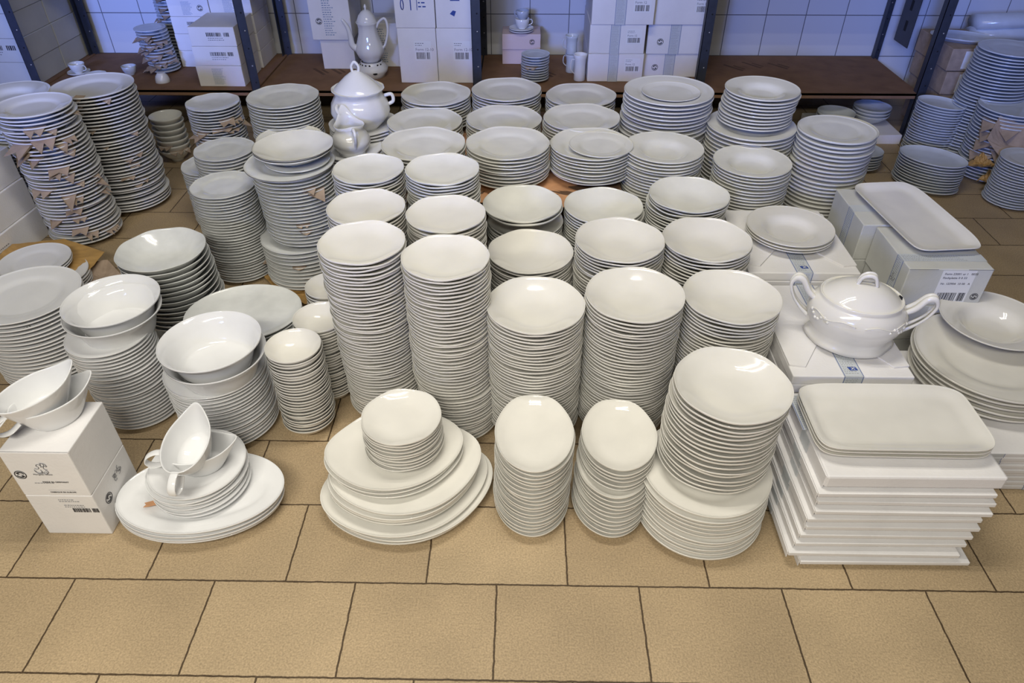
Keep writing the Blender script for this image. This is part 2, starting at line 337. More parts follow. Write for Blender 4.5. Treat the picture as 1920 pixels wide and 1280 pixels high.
stack('C2', name='oval_platter', cat='platter', desc='greyish white oval platter', loc='wide pile behind the right pair of bowls', mt='grey', curve='coupe', X=-.782, Y=1.607, R=.160, Ry=.136, rot=.169, z0=0, ztop=.170, p=.0118, h=.026, tr=.4, fixrot=True)
stack('FL', name='oval_platter', cat='platter', desc='white rimmed oval platter', loc='front pile under gravy boats and plates', mt='white', curve='dinner', X=-.737, Y=1.060, R=.187, Ry=.121, rot=.03, z0=0, ztop=.060, p=.0115, h=.024, tr=.42, jit=.003, fixrot=True)
stack('FD', name='dinner_plate', cat='plate', desc='small white plate', loc='on the white oval platters, under gravy boats', mt='white', curve='dinner', X=-.740, Y=1.090, R=.107, z0=.045, ztop=.116, p=.0098, h=.022, tr=.5, jit=.002, cuts=((0, .3, .004, -.006),))
stack('A3', name='large_plate', cat='plate', desc='white plate', loc='low pile on brown paper at the left edge', mt='white', curve='dinner', X=-1.615, Y=1.985, R=.110, z0=.062, ztop=.098, p=.0095, h=.020, tr=.45)
stack('A3b', name='large_plate', cat='plate', desc='white plate', loc='pile beneath the brown paper at left edge', mt='white', curve='dinner', X=-1.560, Y=1.965, R=.112, z0=0, ztop=.060, p=.0100, h=.020, tr=.45)
HP = dict(name='hotel_plate', cat='plate', mt='white', curve='dinner', p=.0127, h=.030, tr=.42, ti=.36)
stack('A1', desc='thick white plate', loc='leftmost tall pile with cardboard scraps', X=-1.635, Y=2.320, R=.1205, z0=0, ztop=.495, lean=(-.012, 0), jit=.003, cuts=((.45, .8, .006, 0),), **HP)
stack('A2', desc='thick white plate', loc='tall pile standing nearest the shelf cups', X=-1.579, Y=2.590, R=.142, z0=0, ztop=.470, lean=(-.010, .004), jit=.003, **HP)
stack('A0', name='soup_plate', cat='plate', desc='yellowish bowl plate', loc='behind the leftmost tall pile', mt='ivory', curve='rimsoup', X=-1.87, Y=2.565, R=.130, z0=.0, ztop=.450, p=.0125, h=.036)
OL = dict(cat='plate', mt='grey', curve='dinner', tr=.38, lobes=10, ar=.006, az=.0006)
stack('L1', name='dessert_plate', desc='greyish scalloped plate', loc='tall pile behind the scalloped bowls', X=-.962, Y=2.084, R=.1015, z0=0, ztop=.325, p=.0098, h=.018, **OL)
stack('L2', name='dessert_plate', desc='greyish scalloped plate', loc='pile just behind the tall greyish one', X=-1.045, Y=2.345, R=.103, z0=0, ztop=.333, p=.0112, h=.018, **OL)
stack('L2b', name='dessert_plate', desc='greyish scalloped plate', loc='low pile peeping out at far left', X=-1.155, Y=2.440, R=.100, z0=0, ztop=.235, p=.0105, h=.018, **OL)
OL.update(curve='wavy')
stack('L3', name='dessert_plate', desc='bluish plate', loc='wrapped pile in front of the shelf cartons', X=-1.195, Y=2.690, R=.100, z0=0, ztop=.375, p=.0115, h=.024, **OL)
OL.update(curve='dinner')
stack('M3', name='dinner_plate', desc='old white dinner plate', loc='pile left of the tall lidded tureen', X=-.858, Y=2.510, R=.1255, z0=0, ztop=.462, p=.0108, h=.022, **OL)
stack('M2', name='soup_plate', desc='shiny soup plate', loc='seen behind the gold-rimmed pair', cat='plate', mt='ivory', curve='soup', X=-.800, Y=2.325, R=.112, z0=0, ztop=.385, p=.012, h=.036)
stack('M1a', name='dinner_plate', desc='old dinner plate', loc='pile under the gold-rimmed pair, upper part', X=-.722, Y=2.070, R=.125, z0=.160, ztop=.400, p=.0116, h=.022, lean=(-.012, 0), **OL)
stack('M1b', name='dinner_plate', desc='old dinner plate', loc='pile under the gold-rimmed pair, bottom part', X=-.735, Y=2.065, R=.132, z0=0, ztop=.160, p=.0135, h=.024, **OL)
stack('M1c', name='dinner_plate', desc='dark-rimmed plate', loc='chipped, under the gold-rimmed pair', X=-.728, Y=2.070, R=.138, z0=.388, ztop=.410, p=.012, h=.020, **OL)
stack('M1d', name='saucer', desc='greyish saucer', loc='directly under the gold-rimmed pair', X=-.705, Y=2.075, R=.100, z0=.402, ztop=.420, p=.012, h=.018, **OL)
stack('M1e', name='soup_plate', cat='plate', desc='worn dark-rimmed soup plate', loc='loose pair on the leftmost ornate pile', mt='ivory', curve='soup', X=-.712, Y=2.085, R=.1225, z0=.409, ztop=.459, p=.009, h=.042, lobes=10, ar=.006)
# -- dinner plates on the raised kraft platform
DP = dict(name='dinner_plate', cat='plate', mt='ivory', curve='dinner', p=.0104, h=.024, tr=.44, lobes=6, ar=.007, az=.0012)
stack('Q1', desc='ivory dinner plate', loc='front left pile of the back block', X=-.312, Y=2.105, R=.130, z0=.340, ztop=.459, **DP)
stack('Q2', desc='ivory dinner plate', loc='front middle pile of the back block', X=-.049, Y=2.119, R=.130, z0=.340, ztop=.456, **DP)
stack('Q3', desc='ivory dinner plate', loc='front right pile, under a smaller plate', X=.213, Y=2.147, R=.130, z0=.340, ztop=.444, **DP)
stack('P1b', desc='ivory dinner plate', loc='centre left pile of the back block', X=-.344, Y=2.421, R=.130, z0=.340, ztop=.408, **DP)
stack('P2b', desc='ivory dinner plate', loc='centre pile of the back block', X=-.071, Y=2.405, R=.130, z0=.340, ztop=.424, **DP)
stack('P3b', desc='ivory dinner plate', loc='centre right pile of the back block', X=.194, Y=2.378, R=.130, z0=.340, ztop=.441, **DP)
DP.update(z0=.300)
stack('O1', desc='ivory dinner plate', loc='pile nearest the two tallest cartons', X=-.332, Y=2.664, R=.130, ztop=.421, **DP)
stack('O2', desc='ivory dinner plate', loc='rear pile below the small shelf plates', X=-.068, Y=2.684, R=.130, ztop=.432, **DP)
stack('O3', desc='ivory dinner plate', loc='rear pile below the shelf mugs', X=.210, Y=2.653, R=.130, ztop=.422, **DP)
stack('Q3t', name='side_plate', cat='plate', desc='small ivory side plate', loc='alone on the front right dinner pile', mt='ivory', curve='dinner', X=.242, Y=2.128, R=.100, z0=.432, ztop=.449, p=.008, h=.017)
# -- wide-rimmed pieces to the right
stack('R1', name='large_plate', cat='plate', desc='large ivory plate', loc='rear pile below the shelf cartons', mt='white', curve='dinner', X=.488, Y=2.420, R=.150, z0=0, ztop=.519, p=.0125, h=.024, tr=.4, lean=(.03, .01), jit=.003)
stack('R1t', name='side_plate', cat='plate', desc='thin white plate', loc='flat in the large ivory plates', mt='white', curve='coupe', X=.492, Y=2.410, R=.098, z0=.508, ztop=.519, p=.004, h=.011)
RS = dict(name='soup_plate', cat='plate', curve='rimsoup', h=.036, tr=.48)
stack('R2', desc='wide-rimmed soup plate', loc='upper pile against the bare shelf board', mt='ivory', X=.782, Y=2.354, R=.120, z0=.418, ztop=.549, p=.0106, lean=(.014, .006), **RS)
stack('R2b', name='large_plate', cat='plate', desc='large ivory plate', loc='pile carrying the wide-rimmed soup plates', mt='ivory', curve='dinner', X=.762, Y=2.335, R=.146, z0=0, ztop=.437, p=.0135, h=.024, tr=.42)
stack('R3', desc='wide-rimmed soup plate', loc='pile touching the ivory dinner plates', mt='ivory', X=.436, Y=1.985+.135, R=.1225, z0=0, ztop=.445, p=.0100, **RS)
stack('R4', desc='wide-rimmed soup plate', loc='pile behind the loose three on cartons', mt='ivory', X=.712, Y=2.095, R=.1190, z0=0, ztop=.412, p=.0102, **RS)
stack('R5', name='large_plate', cat='plate', desc='thick ivory plate', loc='rightmost tall pile behind the small cartons', mt='ivory', curve='dinner', X=1.012, Y=2.240, R=.1215, z0=0, ztop=.456, p=.0135, h=.022, tr=.5, lean=(.012, .0), jit=.002)
stack('R5b', name='large_plate', cat='plate', desc='ivory plate', loc='pile hidden behind the rightmost tall one', mt='ivory', curve='dinner', X=1.075, Y=2.370, R=.124, z0=0, ztop=.410, p=.0135, h=.022, tr=.5)
stack('V9', desc='wide-rimmed soup plate', loc='loose three on the flat taped carton', mt='cream', X=.755, Y=1.792, R=.120, z0=.300, ztop=.353, p=.0085, **RS)
RS.update(h=.045)
stack('W1', name='pasta_bowl', cat='bowl', desc='wide-rimmed cream bowl', loc='on the big cream platters at right edge', mt='cream', curve='rimsoup', X=1.215, Y=1.492, R=.1305, z0=.205, ztop=.252, p=.008, h=.047)
stack('W2', name='round_platter', cat='platter', desc='big round cream platter', loc='pile at the right edge under a bowl', mt='cream', curve='dinner', X=1.180, Y=1.400, R=.180, z0=.125, ztop=.214, p=.0135, h=.030, tr=.4, lean=(.0, .0), jit=.004)
# -- bluish piles by the shelf foot
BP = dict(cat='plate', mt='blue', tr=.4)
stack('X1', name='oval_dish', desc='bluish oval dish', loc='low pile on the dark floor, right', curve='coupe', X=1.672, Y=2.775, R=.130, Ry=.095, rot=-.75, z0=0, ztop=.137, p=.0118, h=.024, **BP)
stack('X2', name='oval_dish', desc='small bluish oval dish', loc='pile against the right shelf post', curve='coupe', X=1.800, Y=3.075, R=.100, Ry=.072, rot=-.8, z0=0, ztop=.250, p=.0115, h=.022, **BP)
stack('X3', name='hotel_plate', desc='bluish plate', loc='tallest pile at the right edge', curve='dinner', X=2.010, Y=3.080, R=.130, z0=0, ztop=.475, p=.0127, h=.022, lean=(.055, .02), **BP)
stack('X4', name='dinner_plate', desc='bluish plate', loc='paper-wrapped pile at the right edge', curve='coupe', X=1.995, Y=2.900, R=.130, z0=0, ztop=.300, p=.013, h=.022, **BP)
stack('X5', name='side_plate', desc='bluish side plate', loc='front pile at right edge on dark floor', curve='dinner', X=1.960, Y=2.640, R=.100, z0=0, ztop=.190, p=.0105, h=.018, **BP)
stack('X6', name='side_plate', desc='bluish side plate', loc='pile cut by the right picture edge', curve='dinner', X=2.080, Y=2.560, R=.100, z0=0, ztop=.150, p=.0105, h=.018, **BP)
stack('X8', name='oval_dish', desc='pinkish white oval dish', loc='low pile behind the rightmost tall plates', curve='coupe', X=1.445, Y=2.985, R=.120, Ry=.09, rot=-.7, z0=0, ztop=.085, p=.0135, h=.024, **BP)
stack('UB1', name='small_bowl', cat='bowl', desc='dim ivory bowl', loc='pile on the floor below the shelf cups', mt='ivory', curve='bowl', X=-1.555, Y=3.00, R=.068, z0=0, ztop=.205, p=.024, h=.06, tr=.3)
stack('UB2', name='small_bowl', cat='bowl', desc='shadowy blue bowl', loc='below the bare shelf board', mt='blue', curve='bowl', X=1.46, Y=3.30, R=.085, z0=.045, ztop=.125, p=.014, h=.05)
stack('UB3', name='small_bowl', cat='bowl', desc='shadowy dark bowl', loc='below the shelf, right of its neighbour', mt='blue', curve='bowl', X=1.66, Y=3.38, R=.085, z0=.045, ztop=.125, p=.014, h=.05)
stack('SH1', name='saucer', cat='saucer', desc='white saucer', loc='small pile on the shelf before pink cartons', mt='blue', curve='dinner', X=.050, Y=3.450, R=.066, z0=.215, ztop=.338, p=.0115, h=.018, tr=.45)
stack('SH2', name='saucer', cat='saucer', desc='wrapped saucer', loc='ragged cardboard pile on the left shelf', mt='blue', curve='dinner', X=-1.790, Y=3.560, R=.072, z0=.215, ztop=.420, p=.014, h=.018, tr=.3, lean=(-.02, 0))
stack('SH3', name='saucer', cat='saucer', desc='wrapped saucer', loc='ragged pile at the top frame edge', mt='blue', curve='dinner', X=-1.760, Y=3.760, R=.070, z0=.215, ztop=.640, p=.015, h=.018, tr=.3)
for nm, (mb, ml) in REST.items():
    o = mb.build('heap_of_'+nm, ml); tag(o, f'lowest {nm.replace("_", " ")}s of the piles, hidden behind nearer ones', 'plates', None, 'stuff')
# ------------------------------------------------------------------ cartons
def face(o0, uu, vv, nn):
    """matrix: local x, y on the face, z outwards"""
    mm = Matrix((Vector(uu), Vector(vv), Vector(nn))).transposed().to_4x4(); mm.translation = Vector(o0)+Vector(nn)*.0006; return mm
def rects(T, rs, t=.0003, mi=0, b=None):
    b = b or MB()
    for x0, x1, y0, y1 in rs: b.box(x0, x1, y0, y1, 0, t, mi, T)
    return b
def barcode(T, x, y, w_, h_, parent, seed=1, mt='ink'):
    r = random.Random(seed); rs = []; c = x
    while c < x+w_*.66: q = r.choice((.0008, .0012, .002))*w_/.05; rs.append((c, c+q, y, y+h_)); c += q+r.choice((.0009, .0014))*w_/.05
    c = x+w_*.76
    while c < x+w_: q = r.choice((.0009, .0014, .0022))*w_/.05; rs.append((c, min(c+q, x+w_), y, y+h_)); c += q+.001*w_/.05
    return rects(T, rs).build('barcode', mt, parent)
def fine_print(T, x, y, w_, rows, step, parent, seed=1, mt='inkg', thick=.32):
    r = random.Random(seed); rs = []
    for k in range(rows):
        c = x
        while c < x+w_*r.uniform(.6, 1.0):
            q = r.uniform(.12, .4)*step*2.5; rs.append((c, min(c+q, x+w_), y-k*step, y-k*step+step*thick)); c += q+step*.35
    return rects(T, rs).build('printed_text', mt, parent)
FONT = None
def writing(T, text, x, y, size, parent, mt='ink', name='printed_text'):
    c = bpy.data.curves.new(name, 'FONT'); c.body = text; c.size = size; c.extrude = .00015; c.resolution_u = 2
    t = bpy.data.objects.new(name, c); COL.objects.link(t)
    dg = bpy.context.evaluated_depsgraph_get(); me = bpy.data.meshes.new_from_object(t.evaluated_get(dg))
    bpy.data.objects.remove(t); bpy.data.curves.remove(c)
    me.transform(T @ Matrix.Translation((x, y, .0002))); me.materials.clear(); me.materials.append(M[mt])
    return put(name, me, parent)
def recycle(T, x, y, r, parent):
    """ring with two interlocked swooping arrows"""
    b = MB(); n = 28
    for k in range(n):
        a0, a1 = 2*math.pi*k/n, 2*math.pi*(k+1)/n
        p = [(x+math.cos(a)*q, y+math.sin(a)*q) for a, q in ((a0, r), (a1, r), (a1, r*.86), (a0, r*.86))]; b.prism(p, 0, .0003, 0, T)
    for s in (0, math.pi):
        for k in range(8):
            a0 = s+.2+k*.29; a1 = a0+.29; w0 = .16+.03*k
            p = [(x+math.cos(a)*q*r, y+math.sin(a)*q*r) for a, q in ((a0, .72), (a1, .72), (a1, .72-w0), (a0, .72-w0))]; b.prism(p, 0, .0003, 0, T)
        a = s+.2+8*.29; p = [(x+math.cos(a)*r*.9, y+math.sin(a)*r*.9), (x+math.cos(a+.55)*r*.35, y+math.sin(a+.55)*r*.35), (x+math.cos(a)*r*.02, y+math.sin(a)*r*.02)]
        b.prism(p, 0, .0003, 0, T)
    return b.build('recycling_mark', 'ink', parent)
def crest(T, x, y, s, parent, seed=3):
    r = random.Random(seed); b = MB()
    for k in range(9):
        cx, cy = x+r.uniform(-.4, .4)*s, y+r.uniform(-.5, .5)*s*(.9-.05*k); rr = r.uniform(.10, .22)*s; a = r.uniform(0, 6)
        pts = [T @ Vector((cx+math.cos(a+q*.5)*rr*(1-.05*q), cy+math.sin(a+q*.5)*rr*(1-.05*q), .0002)) for q in range(9)]
        b.tube(pts, s*.018, 4)
    return b.build('crest', 'inkg', parent)
def carton(name, label, x0, x1, y0, y1, z0, z1, rz=0, mt='box', cat='box', group=None, bevel=.0025):
    """a closed carton; parts are built in its own frame: origin at the base centre"""
    w2, d2 = (x1-x0)/2, (y1-y0)/2
    t = thing(name, label, cat, ((x0+x1)/2, (y0+y1)/2, z0), (0, 0, rz), group)
    MB().box(-w2, w2, -d2, d2, 0, z1-z0).build('carton_body', mt, t, bevel=bevel)
    h = z1-z0
    return t, face((-w2, -d2, 0), (1, 0, 0), (0, 0, 1), (0, -1, 0)), face((w2, -d2, 0), (0, 1, 0), (0, 0, 1), (1, 0, 0)), \
        face((-w2, -d2, h), (1, 0, 0), (0, 1, 0), (0, 0, 1)), face((-w2, d2, 0), (0, -1, 0), (0, 0, 1), (-1, 0, 0))
def sticker(T, x, y, w_, h_, parent, seed=1, text=None):
    rects(T, [(x, x+w_, y, y+h_)], .0002).build('label_sticker', 'lab', parent)
    U = T @ Matrix.Translation((0, 0, .0003))
    fine_print(U, x+w_*.06, y+h_*.86, w_*.5, 2, h_*.10, parent, seed)
    if text: writing(U, text, x+w_*.06, y+h_*.50, h_*.2, parent, 'inkg')
    barcode(U, x+w_*.1, y+h_*.08, w_*.8, h_*.34, parent, seed)
def tape_band(T, x, y0, y1, w_, parent, seed=1, logo=None, dashed=False, mt='tape'):
    rects(T, [(x-w_/2, x+w_/2, y0, y1)], .0003).build('tape', mt, parent)
    U = T @ Matrix.Translation((0, 0, .0004)); b = MB()
    for sx in (-1, 1):
        e = x+sx*w_*.46; rects(U, [(e-.0006, e+.0006, y0, y1)], .0002, 0, b)
    b.build('tape_edge_line', 'inkb', parent)
    fine_print(U, x-w_*.36, y1-.006, w_*.7, int((y1-y0)/.006)-1, .006, parent, seed, 'inkg', .14)
    if logo is not None:
        p = [(x-.002, logo), (x+.016, logo+.001), (x+.013, logo+.013), (x-.006, logo+.012)]
        MB().prism(p, .0002, .0006, 0, U).build('tape_logo', 'inkb', parent)
        V = U @ Matrix.Translation((0, 0, .0007))
        rects(V, [(x+.001, x+.010, logo+.003, logo+.0045), (x+.002, x+.011, logo+.0085, logo+.010), (x+.004, x+.0065, logo+.003, logo+.010)], .0002).build('tape_logo', 'lab', parent)

# flat white cartons, front right pile (ten)
FB = [(.602, .918), (.575, .922), (.585, .932), (.592, .936), (.600, .940), (.597, .944), (.610, .944), (.612, .952), (.606, .955), (.617, .965)]
for i, (x, y) in enumerate(FB):
    z0 = i*.0222; h = .0222 if i < 9 else .040; wd = .362; y1 = min(y+.285, 1.216); dh = (y1-y)/2; w2 = wd/2; rn = random.Random(i*3)
    t = thing('flat_carton', f'{ordinal(10-i)} flat white carton down, front pile under the rectangular trays', 'box', (x+w2, y+dh, z0), (0, 0, rn.uniform(-.008, .010)), 'flat cartons in the front pile')
    a = .020+rn.uniform(0, .005); lo = .0115 if i < 9 else .006
    MB().box(-w2+.003, w2-.006, -dh+a, dh-.003, 0, h-.002).build('carton_body', 'box', t)
    MB().box(-w2, w2, -dh, dh, lo, h-.0004).build('lid', 'box', t, bevel=.0016 if i < 9 else .005)
    MB().box(-w2-.0022, -w2-.0004, -dh+.006, dh-.02, .001, h-.004).build('side_flap', 'box', t, rot=(0, 0, .006))
    l = face((-w2-.0024, dh, 0), (0, -1, 0), (0, 0, 1), (-1, 0, 0)); rects(l, [(dh-.02, dh+.025, .002, h-.004)], .0008).build('tape', 'tape', t)
    if i == 9: tape_band(face((-w2, -dh, h), (1, 0, 0), (0, 1, 0), (0, 0, 1)), .012, .13, .24, .045, t, 5)
# flat taped cartons under the tureen and behind it, each lid made of overlapping flaps
def flap_carton(label, x0, x1, y0, y1, z0, z1, top, seed, group):
    t, f, r, tp, l = carton('flat_carton', label, x0, x1, y0, y1, z0, z1, group=group)
    w_, d_ = x1-x0, y1-y0
    if top:
        for sx in (0, 1):
            p = [(0, .035), (.036, .030), (w_*.42, d_*.42), (w_*.42, d_*.6), (.03, d_-.03), (0, d_-.03)]
            if sx: p = [(w_-a, b) for a, b in p][::-1]
            MB().prism(p, 0, .0040, 0, tp).build('top_flap', 'box', t)
        tape_band(tp, w_*.5, 0, d_, .045, t, seed, logo=.020)
    tape_band(f, w_*.5, 0, z1-z0, .045, t, seed)
    return t
HID = MB()
HID.box(.615, .882, 1.225, 1.590, .0005, 7*.0258-.0006).box(.606, .898, 1.615, 1.963, .0005, 8*.0258-.0006)
tag(HID.build('heap_of_flat_cartons', 'box'), 'lower flat cartons of the two taped piles, hidden behind nearer things', 'cartons', None, 'stuff')
for i in range(7, 11):
    flap_carton(f'{ordinal(11-i)} flat carton down, pile under the cream tureen', .613+.002*(i % 2), .884+.002*(i % 3), 1.222, 1.592, i*.0258, i*.0258+.0250, i == 10, i, 'flat cartons under the cream tureen')
for i in range(8, 12):
    dx = .0 if i == 11 else -.004+.003*(i % 3)
    flap_carton(f'{ordinal(12-i)} flat carton down, pile under three loose soup plates', .604+dx, .900+dx, 1.612+dx, 1.965, i*.0258, i*.0258+.0250, i == 11, 30+i, 'flat cartons under three loose soup plates')
# cartons with barcode label, right
def label_carton(i, z0, z1, dx=0):
    t, f, r, tp, l = carton('carton', f'{["bottom", "middle", "top"][i]} barcoded white carton under the long tray', 1.003+dx, 1.221+dx, 1.580, 1.800, z0, z1, mt='boxg', group='barcoded cartons under the long tray')
    h = z1-z0
    rects(f, [(.088, .176, .008, h-.004)], .0003).build('label_sticker', 'lab', t)
    U = f @ Matrix.Translation((0, 0, .0004))
    writing(U, 'Form 23001 ur 1   0033', .095, h-.017, .0088, t); writing(U, 'Fischplatte 0 0 33', .094, h-.029, .0088, t)
    writing(U, 'Nr. 123904  10 00   A', .094, h-.047, .0085, t); barcode(U, .098, .016, .072, .026, t, 4)
    recycle(f, .197, .030, .0105, t)
    rects(f, [(0.0, .075, h-.0018, h-.0006), (.152, .218, h-.0018, h-.0006)], .0006).build('lid_crease', 'inkg', t)
    tape_band(l, .185-.02, 0, h, .036, t, 9+i, mt='tape'); tape_band(tp, 0.02, 0, .0, .0, t, 1) if False else None
    rects(tp, [(.0, .218, .038, .074)], .0003).build('tape', 'tape', t)
    fine_print(tp @ Matrix.Translation((0, 0, .0004)), .004, .066, .21, 5, .006, t, 3, 'inkg', .14)
    crest(l @ Matrix.Translation((0, 0, .0005)), .165, h*.45, .03, t, 8)
for i in range(3): label_carton(i, i*.115, i*.115+.1145, (.006, .004, 0)[i])
for i in range(3):
    t, f, r, tp, l = carton('carton', f'{["bottom", "middle", "top"][i]} plain pale carton behind the barcoded ones', .970, 1.200, 1.812, 2.040, i*.115, i*.115+.1145, mt='boxg', group='plain pale cartons behind the barcoded ones')
    tape_band(l, .135, 0, .1145, .04, t, 20+i); rects(tp, [(0, .23, .08, .12)], .0003).build('tape', 'tape', t)
# bluish flat cartons under the big round platters
for i in range(9):
    dx = random.Random(40+i).uniform(-.006, .008)
    t, f, r, tp, l = carton('flat_carton', f'{ordinal(9-i)} flat carton down, pile under the big round platters', .962+dx, 1.335+dx, 1.142+abs(dx), 1.520, i*.0137*1.0, i*.0137+.0130, group='flat cartons under the big round platters')
    for q in range(2): rects(f, [(.10+.14*q, .15+.14*q, .001, .012)], .0004).build('tape', 'tape', t)
    rects(f @ Matrix.Translation((0, 0, .0005)), [(.10, .1008, 0, .013), (.1492, .15, 0, .013), (.24, .2408, 0, .013), (.2892, .29, 0, .013)], .0002).build('tape_edge_line', 'inkb', t)

# two stacked lavender-white cartons, front left
def logo_carton(i, z0, z1):
    t, f, r, tp, l = carton('carton', ('lower carton with barcode, front left corner stack' if i == 0 else 'upper carton with crest, carrying the left gravy boats'), -1.066, -.921, .979, 1.132, z0, z1, cat='box', group=None)
    h = z1-z0
    if i == 1:
        recycle(f, .020, .066, .0125, t); crest(f, .072, .088, .040, t); writing(f, 'Marignan Selena', .048, .066, .0062, t, 'inkg')
        writing(f, 'MADE IN GERMANY', .058, .042, .0062, t, 'ink'); fine_print(f, .040, .040, .05, 1, .005, t, 5)
        writing(f, 'FABRIQUE EN EUROPE', .062, .010, .0055, t, 'ink'); rects(f, [(.060, .118, .018, .0184)], .0002).build('printed_text', 'inkg', t)
        rects(tp, [(0, .145, .0005, .0015)], .0004).build('lid_crease', 'inkg', t)
    else:
        fine_print(f, .068, h-.014, .05, 2, .0055, t, 7); fine_print(f, .074, h-.032, .07, 2, .0055, t, 8); barcode(f, .088, .078, .056, .013, t, 6)
        recycle(r, .040, .078, .013, t); crest(r, .096, .098, .036, t, 6)
    return t
logo_carton(0, 0, .132); logo_carton(1, .1325, .266)

# raised kraft-covered platform below the dinner plates
t, f, r, tp, l = carton('carton', 'low brown carton platform under the ivory dinner plates', -.450, .308, 2.010, 2.50, 0, .334, mt='kraftd')
t, f, r, tp, l = carton('carton', 'brown carton under the rear ivory dinner plates', -.455, .325, 2.51, 2.81, 0, .298, mt='kraftd')
def sheet(name, label, pts, z, mt, parent=None, amp=.004, seed=1, th=.0008, cat='paper', sub=7):
    """crumpled sheet: an outline filled from its centre, with small folds"""
    r = random.Random(seed); cx = sum(p[0] for p in pts)/len(pts); cy = sum(p[1] for p in pts)/len(pts); n = len(pts)
    V = [(cx, cy, z+amp*.5)]; F = []; rings = 5
    P = []
    for i in range(n):
        a, b = pts[i], pts[(i+1) % n]
        for k in range(sub): P.append((a[0]+(b[0]-a[0])*k/sub, a[1]+(b[1]-a[1])*k/sub, (a[2] if len(a) > 2 else 0)*(1-k/sub)+(b[2] if len(b) > 2 else 0)*k/sub))
    N_ = len(P); ph = r.uniform(0, 6)
    for q in range(1, rings+1):
        f_ = q/rings
        for j, p in enumerate(P):
            V.append((cx+(p[0]-cx)*f_, cy+(p[1]-cy)*f_, z+p[2]*f_**2+abs(amp*math.sin(j*1.3+ph+q))*f_*r.uniform(.4, 1)))
    for j in range(N_): F.append((0, 1+j, 1+(j+1) % N_))
    for q in range(rings-1):
        for j in range(N_):
            a = 1+q*N_+j; b = 1+q*N_+(j+1) % N_; F.append((a, a+N_, b+N_, b))
    bb = MB(); bb.add(V, F, 0, False); o = bb.build(name, mt, parent)
    s = o.modifiers.new('thick', 'SOLIDIFY'); s.thickness = th
    return tag(o, label, cat) if label else o
sheet('paper_sheet', 'crumpled orange kraft paper sheet under the ivory dinner plates', [(-.44, 1.975, -.006), (-.2, 1.955, -.01), (-.02, 1.965, -.004), (.13, 1.94, -.012), (.305, 1.975, -.01), (.308, 2.48), (-.44, 2.48)], .336, 'orange', amp=.005, seed=2, sub=9)
sheet('paper_sheet', 'brown wrapping paper under the white plates at left edge', [(-1.80, 2.03, 0), (-1.79, 2.14, .002), (-1.62, 2.17, .008), (-1.44, 2.09, .004), (-1.46, 1.98, -.02), (-1.55, 1.87, -.01), (-1.68, 1.86, 0)], .060, 'paper', amp=.004, seed=5)
sheet('cardboard_scrap', 'curled kraft scrap on the floor beside left edge plates', [(-1.50, 2.03, .05), (-1.44, 2.09, .03), (-1.35, 2.01, .0), (-1.40, 1.985, 0), (-1.47, 1.97, .02)], .004, 'kraft', amp=.003, seed=6, cat='cardboard')
sheet('cardboard_scrap', 'flattened torn cardboard under the leftmost ornate pile', [(-.90, 2.05, .01), (-.80, 1.93, .0), (-.70, 1.86, .014), (-.58, 1.83, .02), (-.54, 1.93, .01), (-.6, 2.05, 0), (-.75, 2.16, 0)], .0, 'paper', amp=.010, seed=8, cat='cardboard')
for i_, (x_, y_, z_, c_) in enumerate(((-.575, 1.80, .03, 'greenish'), (-.60, 1.76, .045, 'dark'), (-.635, 1.835, .02, 'ragged'))):
    sheet('cardboard_scrap', f'{c_} torn cardboard piece heaped beside the back small bowls', [(x_-.05, y_, .01), (x_, y_-.04, .02), (x_+.05, y_+.01, 0), (x_+.03, y_+.05, .02), (x_-.02, y_+.04, .0)], z_, 'kraft', amp=.012, seed=20+i_, cat='cardboard')

# torn cardboard corners poking out between plates
def scrap(X, Y, Z, R, ang, size, seed, label, out=.02, droop=.35, mt='kraft'):
    r = random.Random(seed); a = math.radians(ang); b = MB(); size *= 1.0; out *= 1.15
    q = r.random()
    if q < .45: poly = [(-size, -.03), (size, -.03), (size*.75, .002), (r.uniform(-.3, .3)*size, out*1.2), (-size*.8, .003)]
    elif q < .75: poly = [(-size, -.03), (size, -.03), (size*.95, .004), (size*.35, out), (0, out*.25), (-size*.45, out*.9), (-size*.9, .002)]
    else: poly = [(-size, -.03), (size*.9, -.03), (size, out*.9), (size*.1, out*.55), (-size*.5, out*1.1), (-size*.95, .0)]
    V = []
    for zz in (0, .0014):
        for u, v in poly: V.append((u, v*.82, zz-(max(v, 0))*droop*1.5))
    m_ = len(poly); F = [tuple(range(m_))[::-1], tuple(range(m_, 2*m_))]+[(i, (i+1) % m_, (i+1) % m_+m_, i+m_) for i in range(m_)]
    b.add(V, F); o = b.build('cardboard_scrap', mt, None, (X+math.cos(a)*R, Y+math.sin(a)*R, Z), (0, 0, a-math.pi/2))
    return tag(o, label, 'cardboard')
def scraps(X, Y, R, p, lst, where, lean=(0, 0), ztop=.5, z0=0, h=.024):
    lst = sorted(lst, key=lambda q: -q[0])
    for i, (z, ang, size, out) in enumerate(lst):
        k = round((z-z0-h)/p); f = z/ztop
        scrap(X-lean[0]*(1-f), Y-lean[1]*(1-f), z0+k*p+h+.0002, R-.004, ang, size, i*7+int(X*100), f'{ordinal(i+1)} torn cardboard corner down, {where}', out)
n_, p_ = STACK_INFO['A1']
